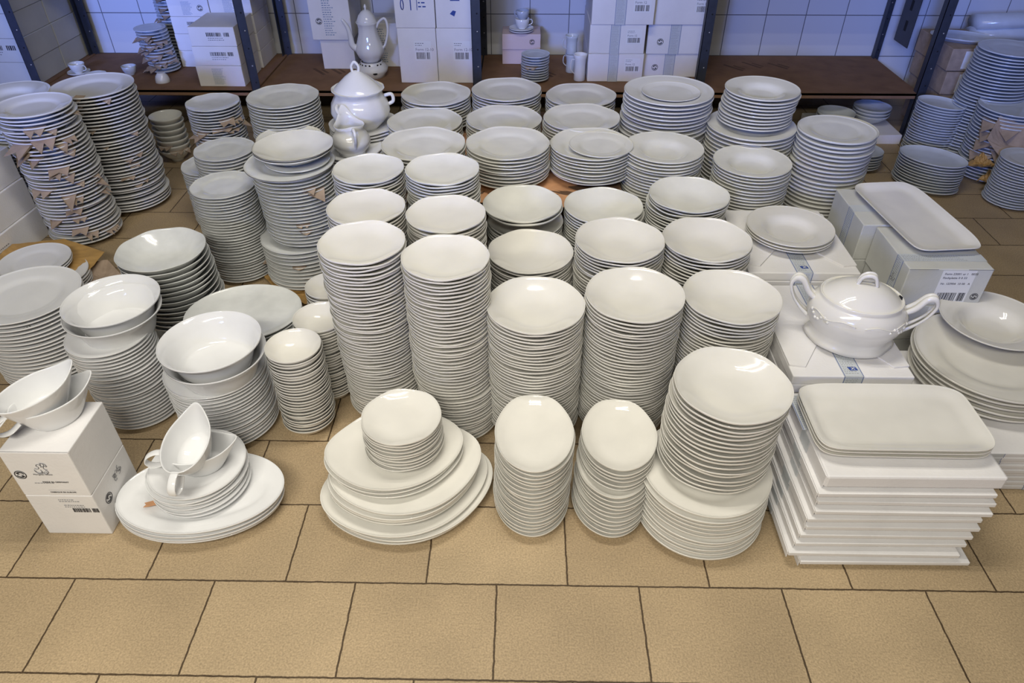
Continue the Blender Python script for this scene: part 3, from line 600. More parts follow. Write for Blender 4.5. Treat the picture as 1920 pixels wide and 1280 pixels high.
scraps(-1.635, 2.320, .1205, p_, [(.452, -68, .034, .034), (.435, -45, .020, .02), (.41, -62, .040, .05), (.405, -25, .026, .03), (.40, -100, .04, .05), (.385, -40, .026, .03), (.372, -102, .034, .045), (.36, -33, .03, .025), (.352, -88, .024, .03), (.318, -58, .036, .03), (.302, -66, .022, .03), (.29, -50, .03, .034), (.255, -5, .02, .02),
  (.236, -100, .040, .034), (.252, -38, .022, .02), (.215, -62, .03, .05), (.20, -52, .026, .03), (.225, -2, .024, .03), (.185, 0, .022, .03), (.16, -62, .03, .025), (.12, -100, .03, .03), (.085, -66, .03, .028), (.065, -52, .026, .03), (.05, -20, .022, .025), (.045, -8, .014, .02), (.12, -60, .025, .02), (.47, 10, .018, .02)], 'leftmost tall pile', (-.012, 0), .495)
n_, p_ = STACK_INFO['A2']
scraps(-1.560, 2.600, .138, p_, [(.455, -55, .020, .02), (.47, -95, .018, .025), (.44, -97, .02, .03), (.41, -100, .022, .03), (.31, -30, .018, .014), (.285, -78, .02, .015), (.235, -35, .024, .016), (.225, -52, .022, .014), (.205, -45, .02, .014), (.165, -60, .028, .018), (.14, -38, .022, .016), (.12, -50, .024, .018), (.35, -90, .02, .02)], 'tall pile nearest the shelf cups', (.008, .004), .525)
n_, p_ = STACK_INFO['L3']
scraps(-1.195, 2.690, .100, p_, [(.328, -45, .03, .03), (.315, -20, .03, .02), (.30, -60, .04, .012), (.29, -110, .03, .02), (.27, -125, .03, .03), (.255, -100, .034, .02), (.28, -35, .03, .014), (.30, 5, .022, .03)], 'bluish pile before the shelf cartons', (0, 0), .375)
n_, p_ = STACK_INFO['M1a']
scraps(-.722, 2.070, .125, p_, [(.355, -45, .038, .036), (.365, -52, .022, .02), (.25, -72, .022, .012), (.23, -70, .024, .012)], 'ornate pile with the gold-rimmed pair', (0, 0), .4, .160, .022)
scraps(-.735, 2.065, .132, .0135, [(.10, -84, .026, .008), (.055, -62, .03, .012), (.04, -70, .024, .012), (.075, 200, .02, .014)], 'bottom of the ornate pile')
n_, p_ = STACK_INFO['SH2']
scraps(-1.790, 3.560, .072, p_, [(.235+.014*k, -160+(k*47) % 150, .034, .026) for k in range(12)]+[(.242+.028*k, -120+(k*61) % 90, .03, .02) for k in range(6)], 'wrapped saucers on the left shelf', (-.02, 0), .42, .2155, .018)
scraps(-1.760, 3.760, .070, .015, [(.42+.02*k, -140+(k*53) % 110, .034, .026) for k in range(6)], 'wrapped saucers at the top frame edge', (0, 0), .64, .2155, .018)
scraps(1.995, 2.900, .130, .013, [(.262-.022*k, -150+(k*31) % 60, .05, .045) for k in range(7)], 'paper-wrapped bluish pile', (0, 0), .3, 0, .022)
scraps(-1.555, 3.00, .068, .024, [(.062, -60, .03, .02), (.086, -100, .03, .02), (.063, -20, .02, .02)], 'dim bowls below the shelf cups', (0, 0), .2, 0, .06)
scraps(.050, 3.450, .066, .0115, [(.295, -110, .03, .018)], 'small saucers on the shelf', (0, 0), .34, .2155, .018)
sheet('cardboard_scrap', 'large bent kraft flap leaning on the paper-wrapped bluish pile', [(1.86, 2.78, .02), (1.90, 2.82, .10), (2.06, 2.73, .06), (2.02, 2.70, -.02), (1.93, 2.70, -.06)], .185, 'kraft', amp=.004, seed=31, cat='cardboard')
for i_, (x_, y_, z_) in enumerate(((1.86, 2.76, .10), (1.90, 2.72, .05), (1.93, 2.69, .02))):
    sheet('cardboard_scrap', f'{("upper", "middle", "lowest")[i_]} crumpled brown paper wad by the paper-wrapped pile', [(x_-.05, y_, .0), (x_, y_-.05, .02), (x_+.06, y_-.01, 0), (x_+.03, y_+.05, .03)], z_, 'paper', amp=.02, seed=50+i_, cat='cardboard')
scrap(-.838, 1.020, .056, .0, 200, .008, 77, 'tiny orange paper tab between the front oval platters', .012, .1, 'orange')
# ------------------------------------------------------------------ rectangular trays
TR = dict(name='rectangular_tray', cat='tray', mt='cream', curve='tray', n=7.0, fixrot=True, seg=96, lobes=4, ar=.004, az=.0012, tr=.36, ti=.36)
stack('TR', desc='cream rectangular tray', loc='three on the front pile of flat cartons', X=.788, Y=1.098, R=.179, Ry=.100, rot=-.01, z0=.2405, ztop=.284, p=.0102, h=.0225, jit=.001, **TR)
stack('TL', desc='long cream rectangular tray', loc='on the barcoded cartons at right', X=1.112, Y=1.835, R=.098, Ry=.198, rot=.06, z0=.3455, ztop=.370, p=.009, h=.024, **TR)
# ------------------------------------------------------------------ holloware
def bez(pts, n=8):
    """smooth curve through the points (Catmull-Rom)"""
    P = [Vector(p) for p in pts]; P = [P[0]*2-P[1]]+P+[P[-1]*2-P[-2]]; out = []
    for i in range(1, len(P)-2):
        for k in range(n):
            t = k/n; a, b, c, d = P[i-1:i+3]
            out.append(.5*((2*b)+(c-a)*t+(2*a-5*b+4*c-d)*t*t+(3*b-a-3*c+d)*t**3))
    return out+[P[-2]]
def thick(outer, t=.0035):
    """open vessel profile (fractions of R in metres): outer wall up, inner wall back down"""
    inner = [(max(0, r-t), z+(t if i == 0 else 0)) for i, (r, z) in enumerate(outer)]
    zb = outer[0][1]+t*1.2
    inner = [(r, max(z, zb)) for r, z in inner if r > 0]
    return [(0, outer[0][1])]+outer+[(outer[-1][0]-t*.5, outer[-1][1]+t*.35)]+inner[::-1]+[(0, zb)]
def vessel(prof, t=.0035, Rx=1, Ry=None, **k):
    pr = thick(prof, t); R = max(r for r, z in pr); b = MB()
    Rx_ = R*Rx; Ry_ = R*(Ry or Rx)
    vs = []; fsx = []; seg = k.get('seg', 56); lob = k.get('lobes', 0); fn = k.get('fn')
    rings = []
    for r, z in pr:
        if r < 1e-6: vs.append((0, 0, z)); rings.append([len(vs)-1]); continue
        ring = []
        for j in range(seg):
            a = 2*math.pi*j/seg; x, y, zz = math.cos(a)*r*Rx, math.sin(a)*r*(Ry or Rx), z
            if fn: x, y, zz = fn(x, y, zz, a)
            vs.append((x, y, zz)); ring.append(len(vs)-1)
        rings.append(ring)
    for A, B in zip(rings, rings[1:]):
        for j in range(seg):
            j2 = (j+1) % seg
            if len(A) == 1 and len(B) == 1: continue
            if len(A) == 1: fsx.append((A[0], B[j2], B[j]))
            elif len(B) == 1: fsx.append((A[j], A[j2], B[0]))
            else: fsx.append((A[j], A[j2], B[j2], B[j]))
    return b.add(vs, fsx, 0, True)
# cream oval tureen
t = thing('tureen', 'cream oval lidded tureen with looped handles on flat cartons', 'tureen', (.778, 1.358, .2900), (0, 0, math.radians(-17)))
t.scale = (.90, .98, 1.16)
foot = lambda x, y, z, a: ((x*(1+.05*math.cos(6*a)*max(0, 1-z/.03)), y*(1+.05*math.cos(6*a)*max(0, 1-z/.03)), z+.004*math.cos(6*a)*max(0, 1-z/.02)))
vessel([(.098, .004), (.108, .004), (.104, .012), (.098, .020), (.104, .032), (.115, .048), (.121, .064), (.120, .078), (.112, .090), (.103, .097), (.099, .101), (.101, .106)], .005, 1.0, .80, fn=foot, seg=72).build('tureen_body', 'cream', t)

def dome(pts, Rx, Ry, seg=64):
    b = MB(); R = max(p[0] for p in pts); b.shell([(r/R, z) for r, z in pts], R*Rx, R*Ry, seg); return b
lb = MB(); pr = [(0, .128), (.03, .127), (.055, .121), (.075, .112), (.088, .104), (.094, .1005), (.0985, .101), (.0985, .1045), (.094, .1052), (.088, .109), (.075, .1165), (.055, .1255), (.03, .1315), (0, .133)]
def lathe_xy(b, pr, sx, sy, seg=64, fn=None):
    vs = []; rings = []; fs_ = []
    for r, z in pr:
        if r < 1e-6: vs.append((0, 0, z)); rings.append([len(vs)-1]); continue
        rings.append([len(vs)+j for j in range(seg)])
        for j in range(seg):
            a = 2*math.pi*j/seg; p = (math.cos(a)*r*sx, math.sin(a)*r*sy, z); vs.append(fn(*p, a) if fn else p)
    for A, B in zip(rings, rings[1:]):
        for j in range(seg):
            j2 = (j+1) % seg
            if len(A) == 1 and len(B) == 1: continue
            if len(A) == 1: fs_.append((A[0], B[j2], B[j]))
            elif len(B) == 1: fs_.append((A[j], A[j2], B[0]))
            else: fs_.append((A[j], A[j2], B[j2], B[j]))
    return b.add(vs, fs_, 0, True)
lid = lathe_xy(lb, pr, 1.0, .80).build('lid', 'cream', t)
b = MB()
for s in (-1, 1): b.tube(bez([(-.020, s*.004, .130), (-.014, s*.005, .146), (.0, s*.006, .153), (.016, s*.006, .150), (.026, s*.005, .131)]), .0042, 10)
b.build('lid_knob', 'cream', lid)
MB().prism([(.084, .012), (.094, .006), (.097, .016), (.090, .024)], .104, .1075).build('ladle_notch', 'hole', lid)
for s in (-1, 1):
    b = MB()
    for q in (-1, 1):
        b.tube(bez([(s*.108, q*.010, .086), (s*.128, q*.009, .100), (s*.146, q*.006, .121), (s*.163, q*.006, .124), (s*.172, q*.006, .108), (s*.160, q*.008, .082), (s*.138, q*.009, .060), (s*.114, q*.010, .044)]), [.0052+.002*math.sin(i*.11) for i in range(57)], 10)
    b.build('handle', 'cream', t)
b = MB(); r_ = random.Random(5)
for s in (-1, 1):
    for k in range(7):
        a = math.radians(-90+s*(38+k*5)); z = .070+.006*math.sin(k*1.3)
        b.shell([(0, -.003), (.7, -.002), (1, 0), (.7, .002), (0, .003)], .005, .005, 8)
        n0 = len(b.v)-(3*8+2)
        for i in range(n0, len(b.v)):
            v = b.v[i]; b.v[i] = (v[0]+math.cos(a)*.1195, v[1]+math.sin(a)*.0955, v[2]*1.2+z)
    b.tube(bez([(math.cos(a_)*.1205, math.sin(a_)*.0965, z_) for a_, z_ in ((math.radians(-90+s*80), .060), (math.radians(-90+s*60), .082), (math.radians(-90+s*40), .075), (math.radians(-90+s*20), .084), (math.radians(-90+s*5), .080))]), .0014, 6)
b.build('relief_ornament', 'cream', t)
# tall white lidded tureen at the back
t = thing('tureen', 'tall bulging white tureen with domed lid behind the creamer jug', 'tureen', (-.572, 2.445, .372))
vessel([(.050, .0), (.062, .0), (.060, .008), (.078, .024), (.096, .046), (.103, .066), (.098, .090), (.086, .110), (.080, .122), (.084, .132), (.091, .140)], .004, seg=64, fn=lambda x, y, z, a: (x*(1+.01*math.cos(12*a)), y*(1+.01*math.cos(12*a)), z)).build('tureen_body', 'white', t)
lid = lathe_xy(MB(), [(0, .150), (.04, .146), (.07, .136), (.082, .129), (.085, .132), (.080, .142), (.062, .158), (.040, .178), (.020, .192), (.010, .197), (0, .199)], 1, 1).build('lid', 'white', t)
b = MB(); b.tube(bez([(-.010, 0, .193), (-.012, 0, .212), (0, 0, .226), (.012, 0, .212), (.010, 0, .193)]), .0048, 10); b.build('lid_knob', 'white', lid)
for s in (-1, 1):
    MB().tube(bez([(s*.030-.028, -.088, .110), (s*.030-.026, -.108, .106), (s*.02-.028, -.114, .092), (s*.01-.028, -.104, .082)] if s == -1 else [(.088, .010, .112), (.112, .01, .116), (.116, .01, .094), (.100, .01, .082)]), .006, 8).build('handle', 'white', t)
# creamer jug
t = thing('creamer_jug', 'white porcelain creamer jug on ornate plates before the tall tureen', 'jug', (-.580, 2.285, .345), (0, 0, math.radians(115)))
def jugfn(x, y, z, a):
    k = max(0, (z-.072)/.03); s = math.exp(-((a if a < math.pi else a-2*math.pi)/.5)**2); q = math.exp(-((a-math.pi)/.7)**2)
    w_ = 1+.03*math.cos(8*a)*max(0, 1-z/.012)
    return x*w_+s*k*.020, y*w_, z+s*k*.036+q*k*.004-(1-s-q)*k*.004*(k > 0)+.003*math.cos(8*a)*max(0, 1-z/.012)
vessel([(.040, .002), (.046, .002), (.043, .010), (.055, .022), (.064, .038), (.065, .050), (.058, .066), (.048, .080), (.046, .092), (.051, .104)], .003, seg=64, fn=jugfn).build('jug_body', 'white', t)
MB().tube(bez([(-.046, 0, .094), (-.062, 0, .104), (-.078, 0, .092), (-.074, 0, .068), (-.064, 0, .050), (-.060, 0, .040)]), [.0055]*41, 10).build('handle', 'white', t)
stack('JP', name='saucer', cat='plate', desc='greenish white plate', loc='pile under the creamer jug', mt='white', curve='wavy', X=-.588, Y=2.320, R=.104, z0=.0, ztop=.352, p=.0110, h=.018, lobes=10, ar=.01)
stack('TP', name='saucer', cat='plate', desc='white plate', loc='pile under the tall tureen', mt='white', curve='wavy', X=-.572, Y=2.465, R=.122, z0=.0, ztop=.385, p=.0110, h=.018, lobes=10, ar=.01)
# gravy boats
def gravy_boat(label, loc, rot):
    t = thing('gravy_boat', label, 'gravy boat', loc, rot); b = MB(); seg = 64; V = []; F = []; rings = []
    def ring(k, ins, dz=0):
        R_ = []
        for j in range(seg):
            a = 2*math.pi*j/seg; a_ = a if a <= math.pi else a-2*math.pi
            s = math.exp(-(a_/.52)**2); q = math.exp(-((abs(a_)-math.pi)/.5)**2)
            e = k**.75; rx = .042+.034*e-ins; ry = .031+.020*e-ins
            x = math.cos(a)*rx+s*(.017*k**2.2); y = math.sin(a)*ry*(1-.12*s*k); z = .064*k+s*.015*k**3+q*.004*k**3+dz
            V.append((x, y, z)); R_.append(len(V)-1)
        rings.append(R_)
    V.append((0, 0, 0.002)); rings.append([0])
    for k, i_ in ((0, .004), (0, 0), (.1, 0), (.25, 0), (.4, 0), (.55, 0), (.7, 0), (.85, 0), (.95, 0), (1, 0)): ring(k, i_)
    ring(1.0, .0015, .0010)
    for k in (1, .95, .85, .7, .55, .4, .25, .12): ring(k, .003)
    V.append((0, 0, .006)); rings.append([len(V)-1])
    for A, B in zip(rings, rings[1:]):
        for j in range(seg):
            j2 = (j+1) % seg
            if len(A) == 1: F.append((A[0], B[j2], B[j]))
            elif len(B) == 1: F.append((A[j], A[j2], B[0]))
            else: F.append((A[j], A[j2], B[j2], B[j]))
    b.add(V, F, 0, True).build('boat_body', 'white', t)
    MB().tube(bez([(-.070, 0, .063), (-.088, 0, .064), (-.106, 0, .055), (-.112, 0, .040), (-.102, 0, .028), (-.086, 0, .026), (-.066, 0, .036)], 8), [.0105, .0105]+[.009]*47, 12, side=(0, 1, 0), flat=.24).build('handle', 'white', t)
    return t
R_ = math.radians
gravy_boat('lower white gravy boat standing on the crested carton', (-.985, 1.075, .2665), (0, 0, R_(48)))
gravy_boat('upper white gravy boat nested in one on the crested carton', (-.996, 1.064, .301), (R_(0), R_(-5), R_(50)))
gravy_boat('lower white gravy boat on small white plates, spout pointing sideways', (-.727, 1.090, .1045), (0, 0, R_(12)))
gravy_boat('upper white gravy boat, handle towards us, tilted across its neighbour', (-.727, 1.082, .150), (R_(0), R_(-16), R_(88)))
# coffee pot on a warmer
t = thing('pot_warmer', 'white pierced porcelain warmer under the coffee pot on the shelf', 'warmer', (-.735, 3.500, .2155))
vessel([(.052, 0), (.060, 0), (.062, .012), (.074, .026), (.076, .040), (.062, .056), (.050, .064), (.052, .070)], .004).build('warmer_body', 'white', t)
for k in range(7):
    a = math.radians(-150+k*20)
    q = MB(); q.shell([(0, -.003), (1, 0), (0, .003)], .011 if k == 4 else .005, .005, 10)
    T = Matrix.Translation((math.cos(a)*(.0755 if k == 4 else .056), math.sin(a)*(.0755 if k == 4 else .056), .030 if k == 4 else .061)) @ Matrix.Rotation(a+math.pi/2, 4, 'Z') @ Matrix.Rotation(math.radians(90 if k != 4 else 60), 4, 'X')
    q.v = [tuple(T @ Vector(v)) for v in q.v]; q.build('vent_hole', 'hole', t)
t = thing('coffee_pot', 'tall white porcelain coffee pot on its warmer before lavender cartons', 'coffee pot', (-.735, 3.500, .2865))
vessel([(.036, 0), (.042, 0), (.042, .006), (.058, .022), (.067, .044), (.066, .062), (.056, .090), (.046, .120), (.043, .150), (.047, .168), (.052, .176)], .0035, seg=56, fn=lambda x, y, z, a: (x*(1+.012*math.cos(10*a)), y*(1+.012*math.cos(10*a)), z)).build('pot_body', 'white', t)
lid = lathe_xy(MB(), [(0, .172), (.045, .172), (.048, .176), (.044, .186), (.036, .204), (.022, .220), (.012, .226), (0, .228)], 1, 1).build('lid', 'white', t)
lathe_xy(MB(), [(0, .222), (.006, .224), (.004, .232), (.007, .240), (.003, .250), (0, .252)], 1, 1, 16).build('lid_knob', 'white', lid)
MB().tube(bez([(-.050, -.0, .050), (-.078, -.01, .072), (-.082, -.012, .110), (-.088, -.016, .150), (-.104, -.02, .182), (-.112, -.022, .190)]), [.017-.0003*i for i in range(41)], 12).build('spout', 'white', t)
MB().tube(bez([(.042, 0, .150), (.058, -.004, .176), (.082, -.008, .192), (.094, -.01, .178), (.096, -.01, .140), (.086, -.008, .100), (.074, -.006, .072), (.062, -.004, .060)]), .0058, 10).build('handle', 'white', t)
# cups, saucers, mugs
def cup(label, loc, R, h, mt, rot=0, flip=False, foot=.5, handle=True, kind='cup'):
    t = thing(kind, label, kind, loc, (math.pi if flip else 0, 0, rot))
    vessel([(R*foot*.9, 0), (R*foot, 0), (R*foot, h*.05), (R*.78, h*.30), (R*.92, h*.62), (R*1.0, h)] if kind == 'cup' else [(R*.80, 0), (R*.85, .002), (R*.80, h*.3), (R*.78, h*.6), (R*.86, h*.85), (R, h)], .0025, seg=40).build(kind+'_body', mt, t)
    if handle: MB().tube(bez([(R*.88, 0, h*.82), (R*1.35, 0, h*.80), (R*1.42, 0, h*.45), (R*.80, 0, h*.26)]), R*.07, 8).build('handle', mt, t)
    return t
def saucer(label, loc, R, mt):
    b = MB(); b.shell(profile('wavy', .006, .014, .0035, .004), R, R, 48); return tag(b.build('saucer', mt, None, loc), label, 'saucer')
BT = .2155
saucer('ivory saucer under the shelf cup beside the corner posts', (-2.175, 3.505, BT), .052, 'ivory')
cup('ivory cup with handle on its saucer near the corner posts', (-2.175, 3.505, BT+.006), .036, .045, 'ivory', -.3)
saucer('empty ivory saucer between two shelf cups, behind tall plates', (-2.075, 3.47, BT), .048, 'ivory')
cup('small ivory cup without saucer, beside the wrapped saucer pile', (-1.920, 3.500, BT), .034, .042, 'blue', 2.2)
cup('upside-down ivory bowl cup before the wrapped saucers', (-1.722, 3.400, BT+.042), .034, .042, 'ivory', 0, True, handle=False)
saucer('white saucer on the pink-edged carton under a cup', (-.018, 3.715, .3625), .060, 'white')
saucer('second white saucer under the shelf cup pair', (-.018, 3.715, .3715), .060, 'white')
cup('round white cup on saucers atop the small carton', (-.014, 3.715, .379), .036, .048, 'white', .3)
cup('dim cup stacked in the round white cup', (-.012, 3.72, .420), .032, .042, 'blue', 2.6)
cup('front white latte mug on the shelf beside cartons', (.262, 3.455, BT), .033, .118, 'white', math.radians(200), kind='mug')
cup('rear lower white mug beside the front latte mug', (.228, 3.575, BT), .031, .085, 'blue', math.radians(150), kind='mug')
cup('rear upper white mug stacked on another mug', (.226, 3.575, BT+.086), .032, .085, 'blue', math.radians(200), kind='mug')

# ------------------------------------------------------------------ shelving
YF, YB = 3.300, 3.850
PX = [-3.27, -2.255, -1.240, -.215, .800, 1.815, 2.83]
def bay(name, label, x0, x1, z, top=True):
    t = thing('shelf_board', label, 'shelf', ((x0+x1)/2, (YF+YB)/2, z)); w2 = (x1-x0)/2; d2 = (YB-YF)/2
    MB().box(-w2, w2, -d2+.03, d2, -.024, 0).build('steel_shelf', 'steel', t, bevel=.002)
    if top:
        MB().box(-w2-.008, w2+.008, -d2-.010, d2, .0005, .0145).box(-w2-.008, w2+.008, -d2-.010, -d2-.006, -.012, .0145).build('cardboard_cover', 'board', t, bevel=.002)
        r = random.Random(name)
        for k in range(3):
            b = MB(); T = Matrix.Translation((r.uniform(-w2+.2, w2-.2), r.uniform(-.1, .12), .0146)) @ Matrix.Rotation(R_(-52), 4, 'Z')
            b.box(-.06, .06, -.008, .008, 0, .0002, 0, T); b.box(-.02, .05, .02, .032, 0, .0002, 0, T); b.build('faded_print', 'kraftd', t)
LB = ['far left', 'left', 'coffee pot', 'small saucer', 'bare brown', 'far right']
BL = ['lower shelf board carrying the left carton columns', 'lower shelf board with the small cups on it', 'lower shelf board carrying the coffee pot', 'lower shelf board with mugs and barcoded cartons', 'bare brown cardboard-covered lower shelf board on the right', 'lower shelf board beyond the right post pair']
for i in range(5): bay(LB[i], BL[i], PX[i]+.012, PX[i+1]-.012, .200)
UP_ = ['first', 'second', 'third', 'fourth', 'fifth']
for i in range(5):
    o = MB().box(PX[i]+.012, PX[i+1]-.012, YF, YB, .800, .830).build('shelf_board', 'steel'); tag(o, f'{UP_[i]} upper steel shelf board from the left corner boxes, above view', 'shelf')
PN = ['far left', 'corner', 'first carton', 'tall carton', 'bare board', 'slotted', 'outer']
for i, x in enumerate(PX):
    for y, s, wh in ((YF-.012, 1, 'front'), (YB-.010, -1, 'back')):
        if i == 0 or (i == 6 and wh == 'front'): continue
        where = ['', 'beside the dark corner cartons', 'beside the three-high carton column', 'between tall cartons and small saucers', 'between barcoded cartons and bare board', 'at the end of the bare board', 'at the right edge of view'][i]
        t = thing('shelf_post', f'{wh} slate blue steel shelf post {where}', 'post', (x, y, 0))
        MB().box(-.020, .020, -.0012, .0012, 0, 1.5).box(-.020, -.0176, -.0012, .036*s, 0, 1.5).build('angle_profile', 'steel', t)
        for k in range(10):
            zc = .10+k*.075
            q = MB(); q.shell([(0, 0), (1, 0), (1, .0006), (0, .0008)], .0036, .0036, 10); T = Matrix.Translation((.006, -.0014, zc)) @ Matrix.Rotation(math.pi/2, 4, 'X')
            q.v = [tuple(T @ Vector(v)) for v in q.v]; q.build('bolt', 'bolt' if k % 2 else 'hole', t)
t = thing('post_brace', 'slotted blue steel brace between the posts at the bare board end', 'brace', (1.815, 3.62, 0))
MB().box(-.002, .002, -.075, .075, .34, 1.2).build('brace_plate', 'steel', t)
for k in range(6): MB().box(-.0026, -.0020, -.012, .012, .40+k*.09, .445+k*.09).build('slot', 'hole', t)
# cartons on the shelf
def shelf_carton(label, x0, x1, y0, y1, z0, z1, marks='', seed=1, mt='box', group=None):
    t, f, r, tp, l = carton('carton', label, x0, x1, y0, y1, z0, z1, mt=mt, group=group); w_, h = x1-x0, z1-z0
    if 'b' in marks: barcode(f, w_*.38, h*.52, w_*.5, h*.2, t, seed); fine_print(f, w_*.4, h*.42, w_*.4, 2, h*.1, t, seed)
    if 'B' in marks: sticker(f, w_*.42, h*.42, w_*.44, h*.36, t, seed, 'Form 12-10')
    if 'p' in marks: fine_print(f, w_*.34, h*.86, w_*.28, 16, h*.05, t, seed, 'inkp', .35)
    if 'r' in marks: recycle(f, w_*.78, h*.5, min(h*.18, .016), t)
    if 'R' in marks: recycle(f, w_*.22, h*.42, min(h*.16, .015), t)
    if 't' in marks: tape_band(f, w_*.46, 0, h, w_*.18, t, seed)
    if 's' in marks: sticker(f, w_*.66, h*.35, w_*.28, h*.5, t, seed, 'Form 12')
    if 'l' in marks:
        MB().prism([(w_*.36, h*.34), (w_*.44, h*.42), (w_*.52, h*.40), (w_*.47, h*.28)], 0, .0005, 0, f).build('printed_logo', 'inkb', t)
        rects(f, [(w_*.38, w_*.62, h*.64, h*.68)], .0005).build('printed_text', 'inkb', t)
    if 'k' in marks:
        MB().tube([f @ Vector((w_*.20+math.cos(q*.7)*w_*.035, h*.55+math.sin(q*.7)*h*.12, .0005)) for q in range(10)], .0022, 5).build('printed_logo', 'inkb', t)
        rects(f, [(w_*.40, w_*.425, h*.42, h*.82), (w_*.56, w_*.575, h*.42, h*.78)], .0005).build('printed_text', 'inkb', t)
        fine_print(f, w_*.6, h*.76, w_*.2, 4, h*.09, t, seed, 'inkb')
    return t
g = 'three-high carton column beside the first carton post'
for i, (z0, z1, mk, nm) in enumerate(((.2155, .309, 'p', 'bottom carton with blue print'), (.310, .394, 'b', 'middle carton with barcode'), (.395, .478, 'b', 'top carton with small barcode'))):
    shelf_carton(f'{nm}, three-high column on the left shelf', -1.518+.004*i, -1.306+.002*i, 3.335, 3.590, z0, z1, mk, 3+i, group=g)
for i in range(4): shelf_carton(f'{ordinal(4-i)} carton down, column behind the three-high one', -1.712+.002*i, -1.508, 3.622, 3.840, .2155+i*.0785, .293+i*.0785, ('', '', 'b', 'pr')[i], 7+i)
for i in range(5): shelf_carton(f'{ordinal(5-i)} carton down, column directly against the left back post', -1.500, -1.300, 3.610, 3.840, .2155+i*.082, .2965+i*.082, 'p' if i == 3 else '', 12+i)
shelf_carton('lower plain carton behind the coffee pot spout', -.995, -.835, 3.600, 3.840, .2155, .357, '', 2)
shelf_carton('upper printed carton with recycling mark behind the pot spout', -1.022, -.828, 3.580, 3.840, .358, .560, 'pR', 3)
shelf_carton('plain lavender carton directly behind the coffee pot', -.800, -.605, 3.640, 3.840, .2155, .420, 'p', 4)
for i, (x0, x1, z0, z1, mk, nm) in enumerate(((-.582, -.406, .2155, .459, 'B', 'lower left tall carton with label, beside the coffee pot'), (-.404, -.226, .2155, .459, 'B', 'lower right tall carton with label, beside the steel post'), (-.584, -.404, .460, .640, 'k', 'upper left tall carton with blue printed marks'), (-.400, -.224, .460, .640, 'l', 'upper right tall carton with blue logo'))):
    shelf_carton(nm, x0, x1, 3.400, 3.700, z0, z1, mk, 20+i)
M['pink'] = mat('pinkish_cardboard', (.74, .60, .58), .75, .25, bump=(160, .2))
shelf_carton('lower pinkish small carton behind the small saucers', -.112, .062, 3.690, 3.830, .2155, .288, 'r', 31, 'pink')
shelf_carton('upper pinkish small carton under the cup and saucers', -.112, .078, 3.680, 3.830, .2885, .3615, 'r', 32, 'pink')
G = [(.297, .556, 3.430, .2155, .342, 'ts', 'bottom left'), (.297, .552, 3.430, .343, .470, 'ts', 'middle left'), (.300, .580, 3.425, .471, .620, 'ts', 'top left'),
     (.562, .842, 3.500, .2155, .324, 'Rt', 'bottom right'), (.572, .850, 3.490, .325, .457, 'Rt', 'middle right'), (.584, .868, 3.480, .458, .600, 's', 'top right')]
for i, (x0, x1, y0, z0, z1, mk, nm) in enumerate(G):
    t = shelf_carton(f'{nm} carton of the six taped ones beside the mugs', x0, x1, y0, 3.800, z0, z1, mk, 40+i, group='six taped cartons beside the mugs')
# corner cartons at the far left
for c in range(2):
    for i in range(5):
        shelf_carton(f'{ordinal(5-i)} dim carton down, {("front", "rear")[c]} corner column beside the left posts', -2.62, -2.285+.004*(i % 2), 3.335+c*.262, 3.592+c*.256, .2155+i*.105, .3195+i*.105, 'b' if c == 0 and i in (1, 3) else '', 60+i, 'boxg')
# lavender cartons on the floor at the left edge
for i in range(3):
    t, f, r, tp, l = carton('carton', f'{("bottom", "middle", "top")[i]} shadowy carton at the left edge beside tall plates', -2.18+.01*i, -1.790-.006*i, 2.06, 2.34, i*.115, i*.115+.114, rz=R_(-4)); fine_print(r, .03, .07, .08, 4, .01, t, i)
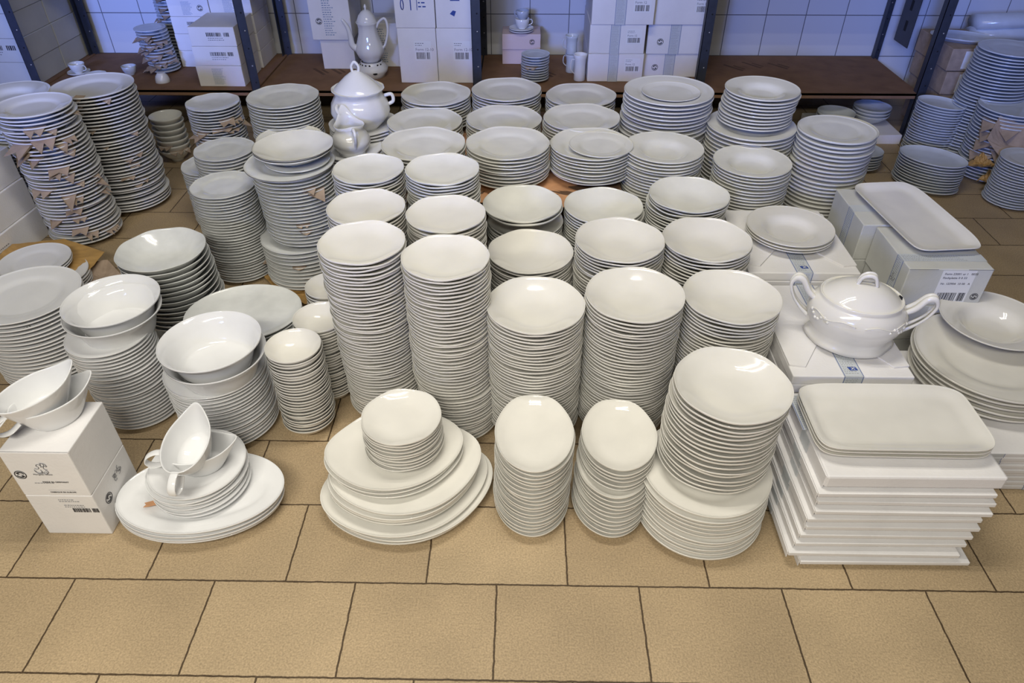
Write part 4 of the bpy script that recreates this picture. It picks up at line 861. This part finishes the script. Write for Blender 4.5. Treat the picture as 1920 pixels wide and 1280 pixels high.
# cartons and small parcels beyond the right post
for i, (x0, x1, y0, z0, z1, nm) in enumerate(((1.93, 2.16, 3.30, .0, .10, 'bottom'), (1.91, 2.13, 3.30, .105, .205, 'middle'), (1.90, 2.12, 3.29, .21, .31, 'upper'), (1.89, 2.10, 3.29, .315, .41, 'top'))):
    t, f, r, tp, l = carton('carton', f'{nm} brownish labelled carton seen through the right posts', x0, x1, y0, 3.62, z0, z1, mt='kraft')
    rects(f, [(.06, .10, .01, z1-z0-.01), (.115, .17, .01, z1-z0-.01)], .0004).build('label_sticker', 'lab', t)
    rects(f @ Matrix.Translation((0, 0, .0005)), [(.14, .16, (z1-z0)*.55, (z1-z0)*.78)], .0002).build('printed_text', 'inkb', t)
stack('XB', name='oval_dish', cat='dish', desc='shallow bluish dish', loc='on the brownish cartons behind the right post', mt='blue', curve='coupe', X=1.985, Y=3.42, R=.135, Ry=.085, rot=-.4, z0=.411, ztop=.433, p=.01, h=.022)
for i in range(3):
    o = MB().tube([(2.12, 3.60, .335+i*.055), (2.4, 3.63, .338+i*.055), (2.8, 3.66, .345+i*.055)], .034, 16, side=(0, 0, 1), flat=1.6).build('plate_roll', 'blue')
    tag(o, f'{("lowest", "middle", "topmost")[i]} long bluish wrapped bundle in the far right corner', 'bundle')
t, f, r, tp, l = carton('carton', 'pale low carton under the shadowy bowls below the shelf', 1.38, 1.76, 3.22, 3.5, 0, .044)
# marks written on rims
def rim_mark(sid, text, px, py, size, rz):
    o = TOP[sid]; T = Matrix.Translation((px, py, o.location.z)) @ Matrix.Rotation(R_(rz), 4, 'Z')
    q = writing(T, text, 0, 0, size, None, 'ink', 'pencilled_number')
    wm = Matrix.Translation(o.location) @ o.rotation_euler.to_matrix().to_4x4()
    q.parent = o; q.matrix_parent_inverse = wm.inverted()
    return q

rim_mark('A1', 'Max 21 cm', -1.585, 2.405, .016, 4); rim_mark('A4', '1243', -1.300, 1.445, .013, 50)
rim_mark('B2', '1373', -.842, 1.262, .013, -8); rim_mark('S7', 'Junior', -.545, 1.438, .014, -80); rim_mark('R3', 'nr 21', .360, 2.045, .011, -20)
def rim_line(sid, R, h, lobes=10, ar=.006, az=.0006):
    o = TOP[sid]; pts = [(math.cos(a)*R*(1+ar*math.cos(lobes*a)), math.sin(a)*R*(1+ar*math.cos(lobes*a)), h-.0012+az*math.cos(lobes*a)) for a in (2*math.pi*k/90 for k in range(90))]
    MB().tube(pts, .0011, 6, closed=True).build('rim_line', 'trim', o)
rim_line('M1c', .1376, .020); rim_line('M1e', .1222, .042, 10, .006, 0)
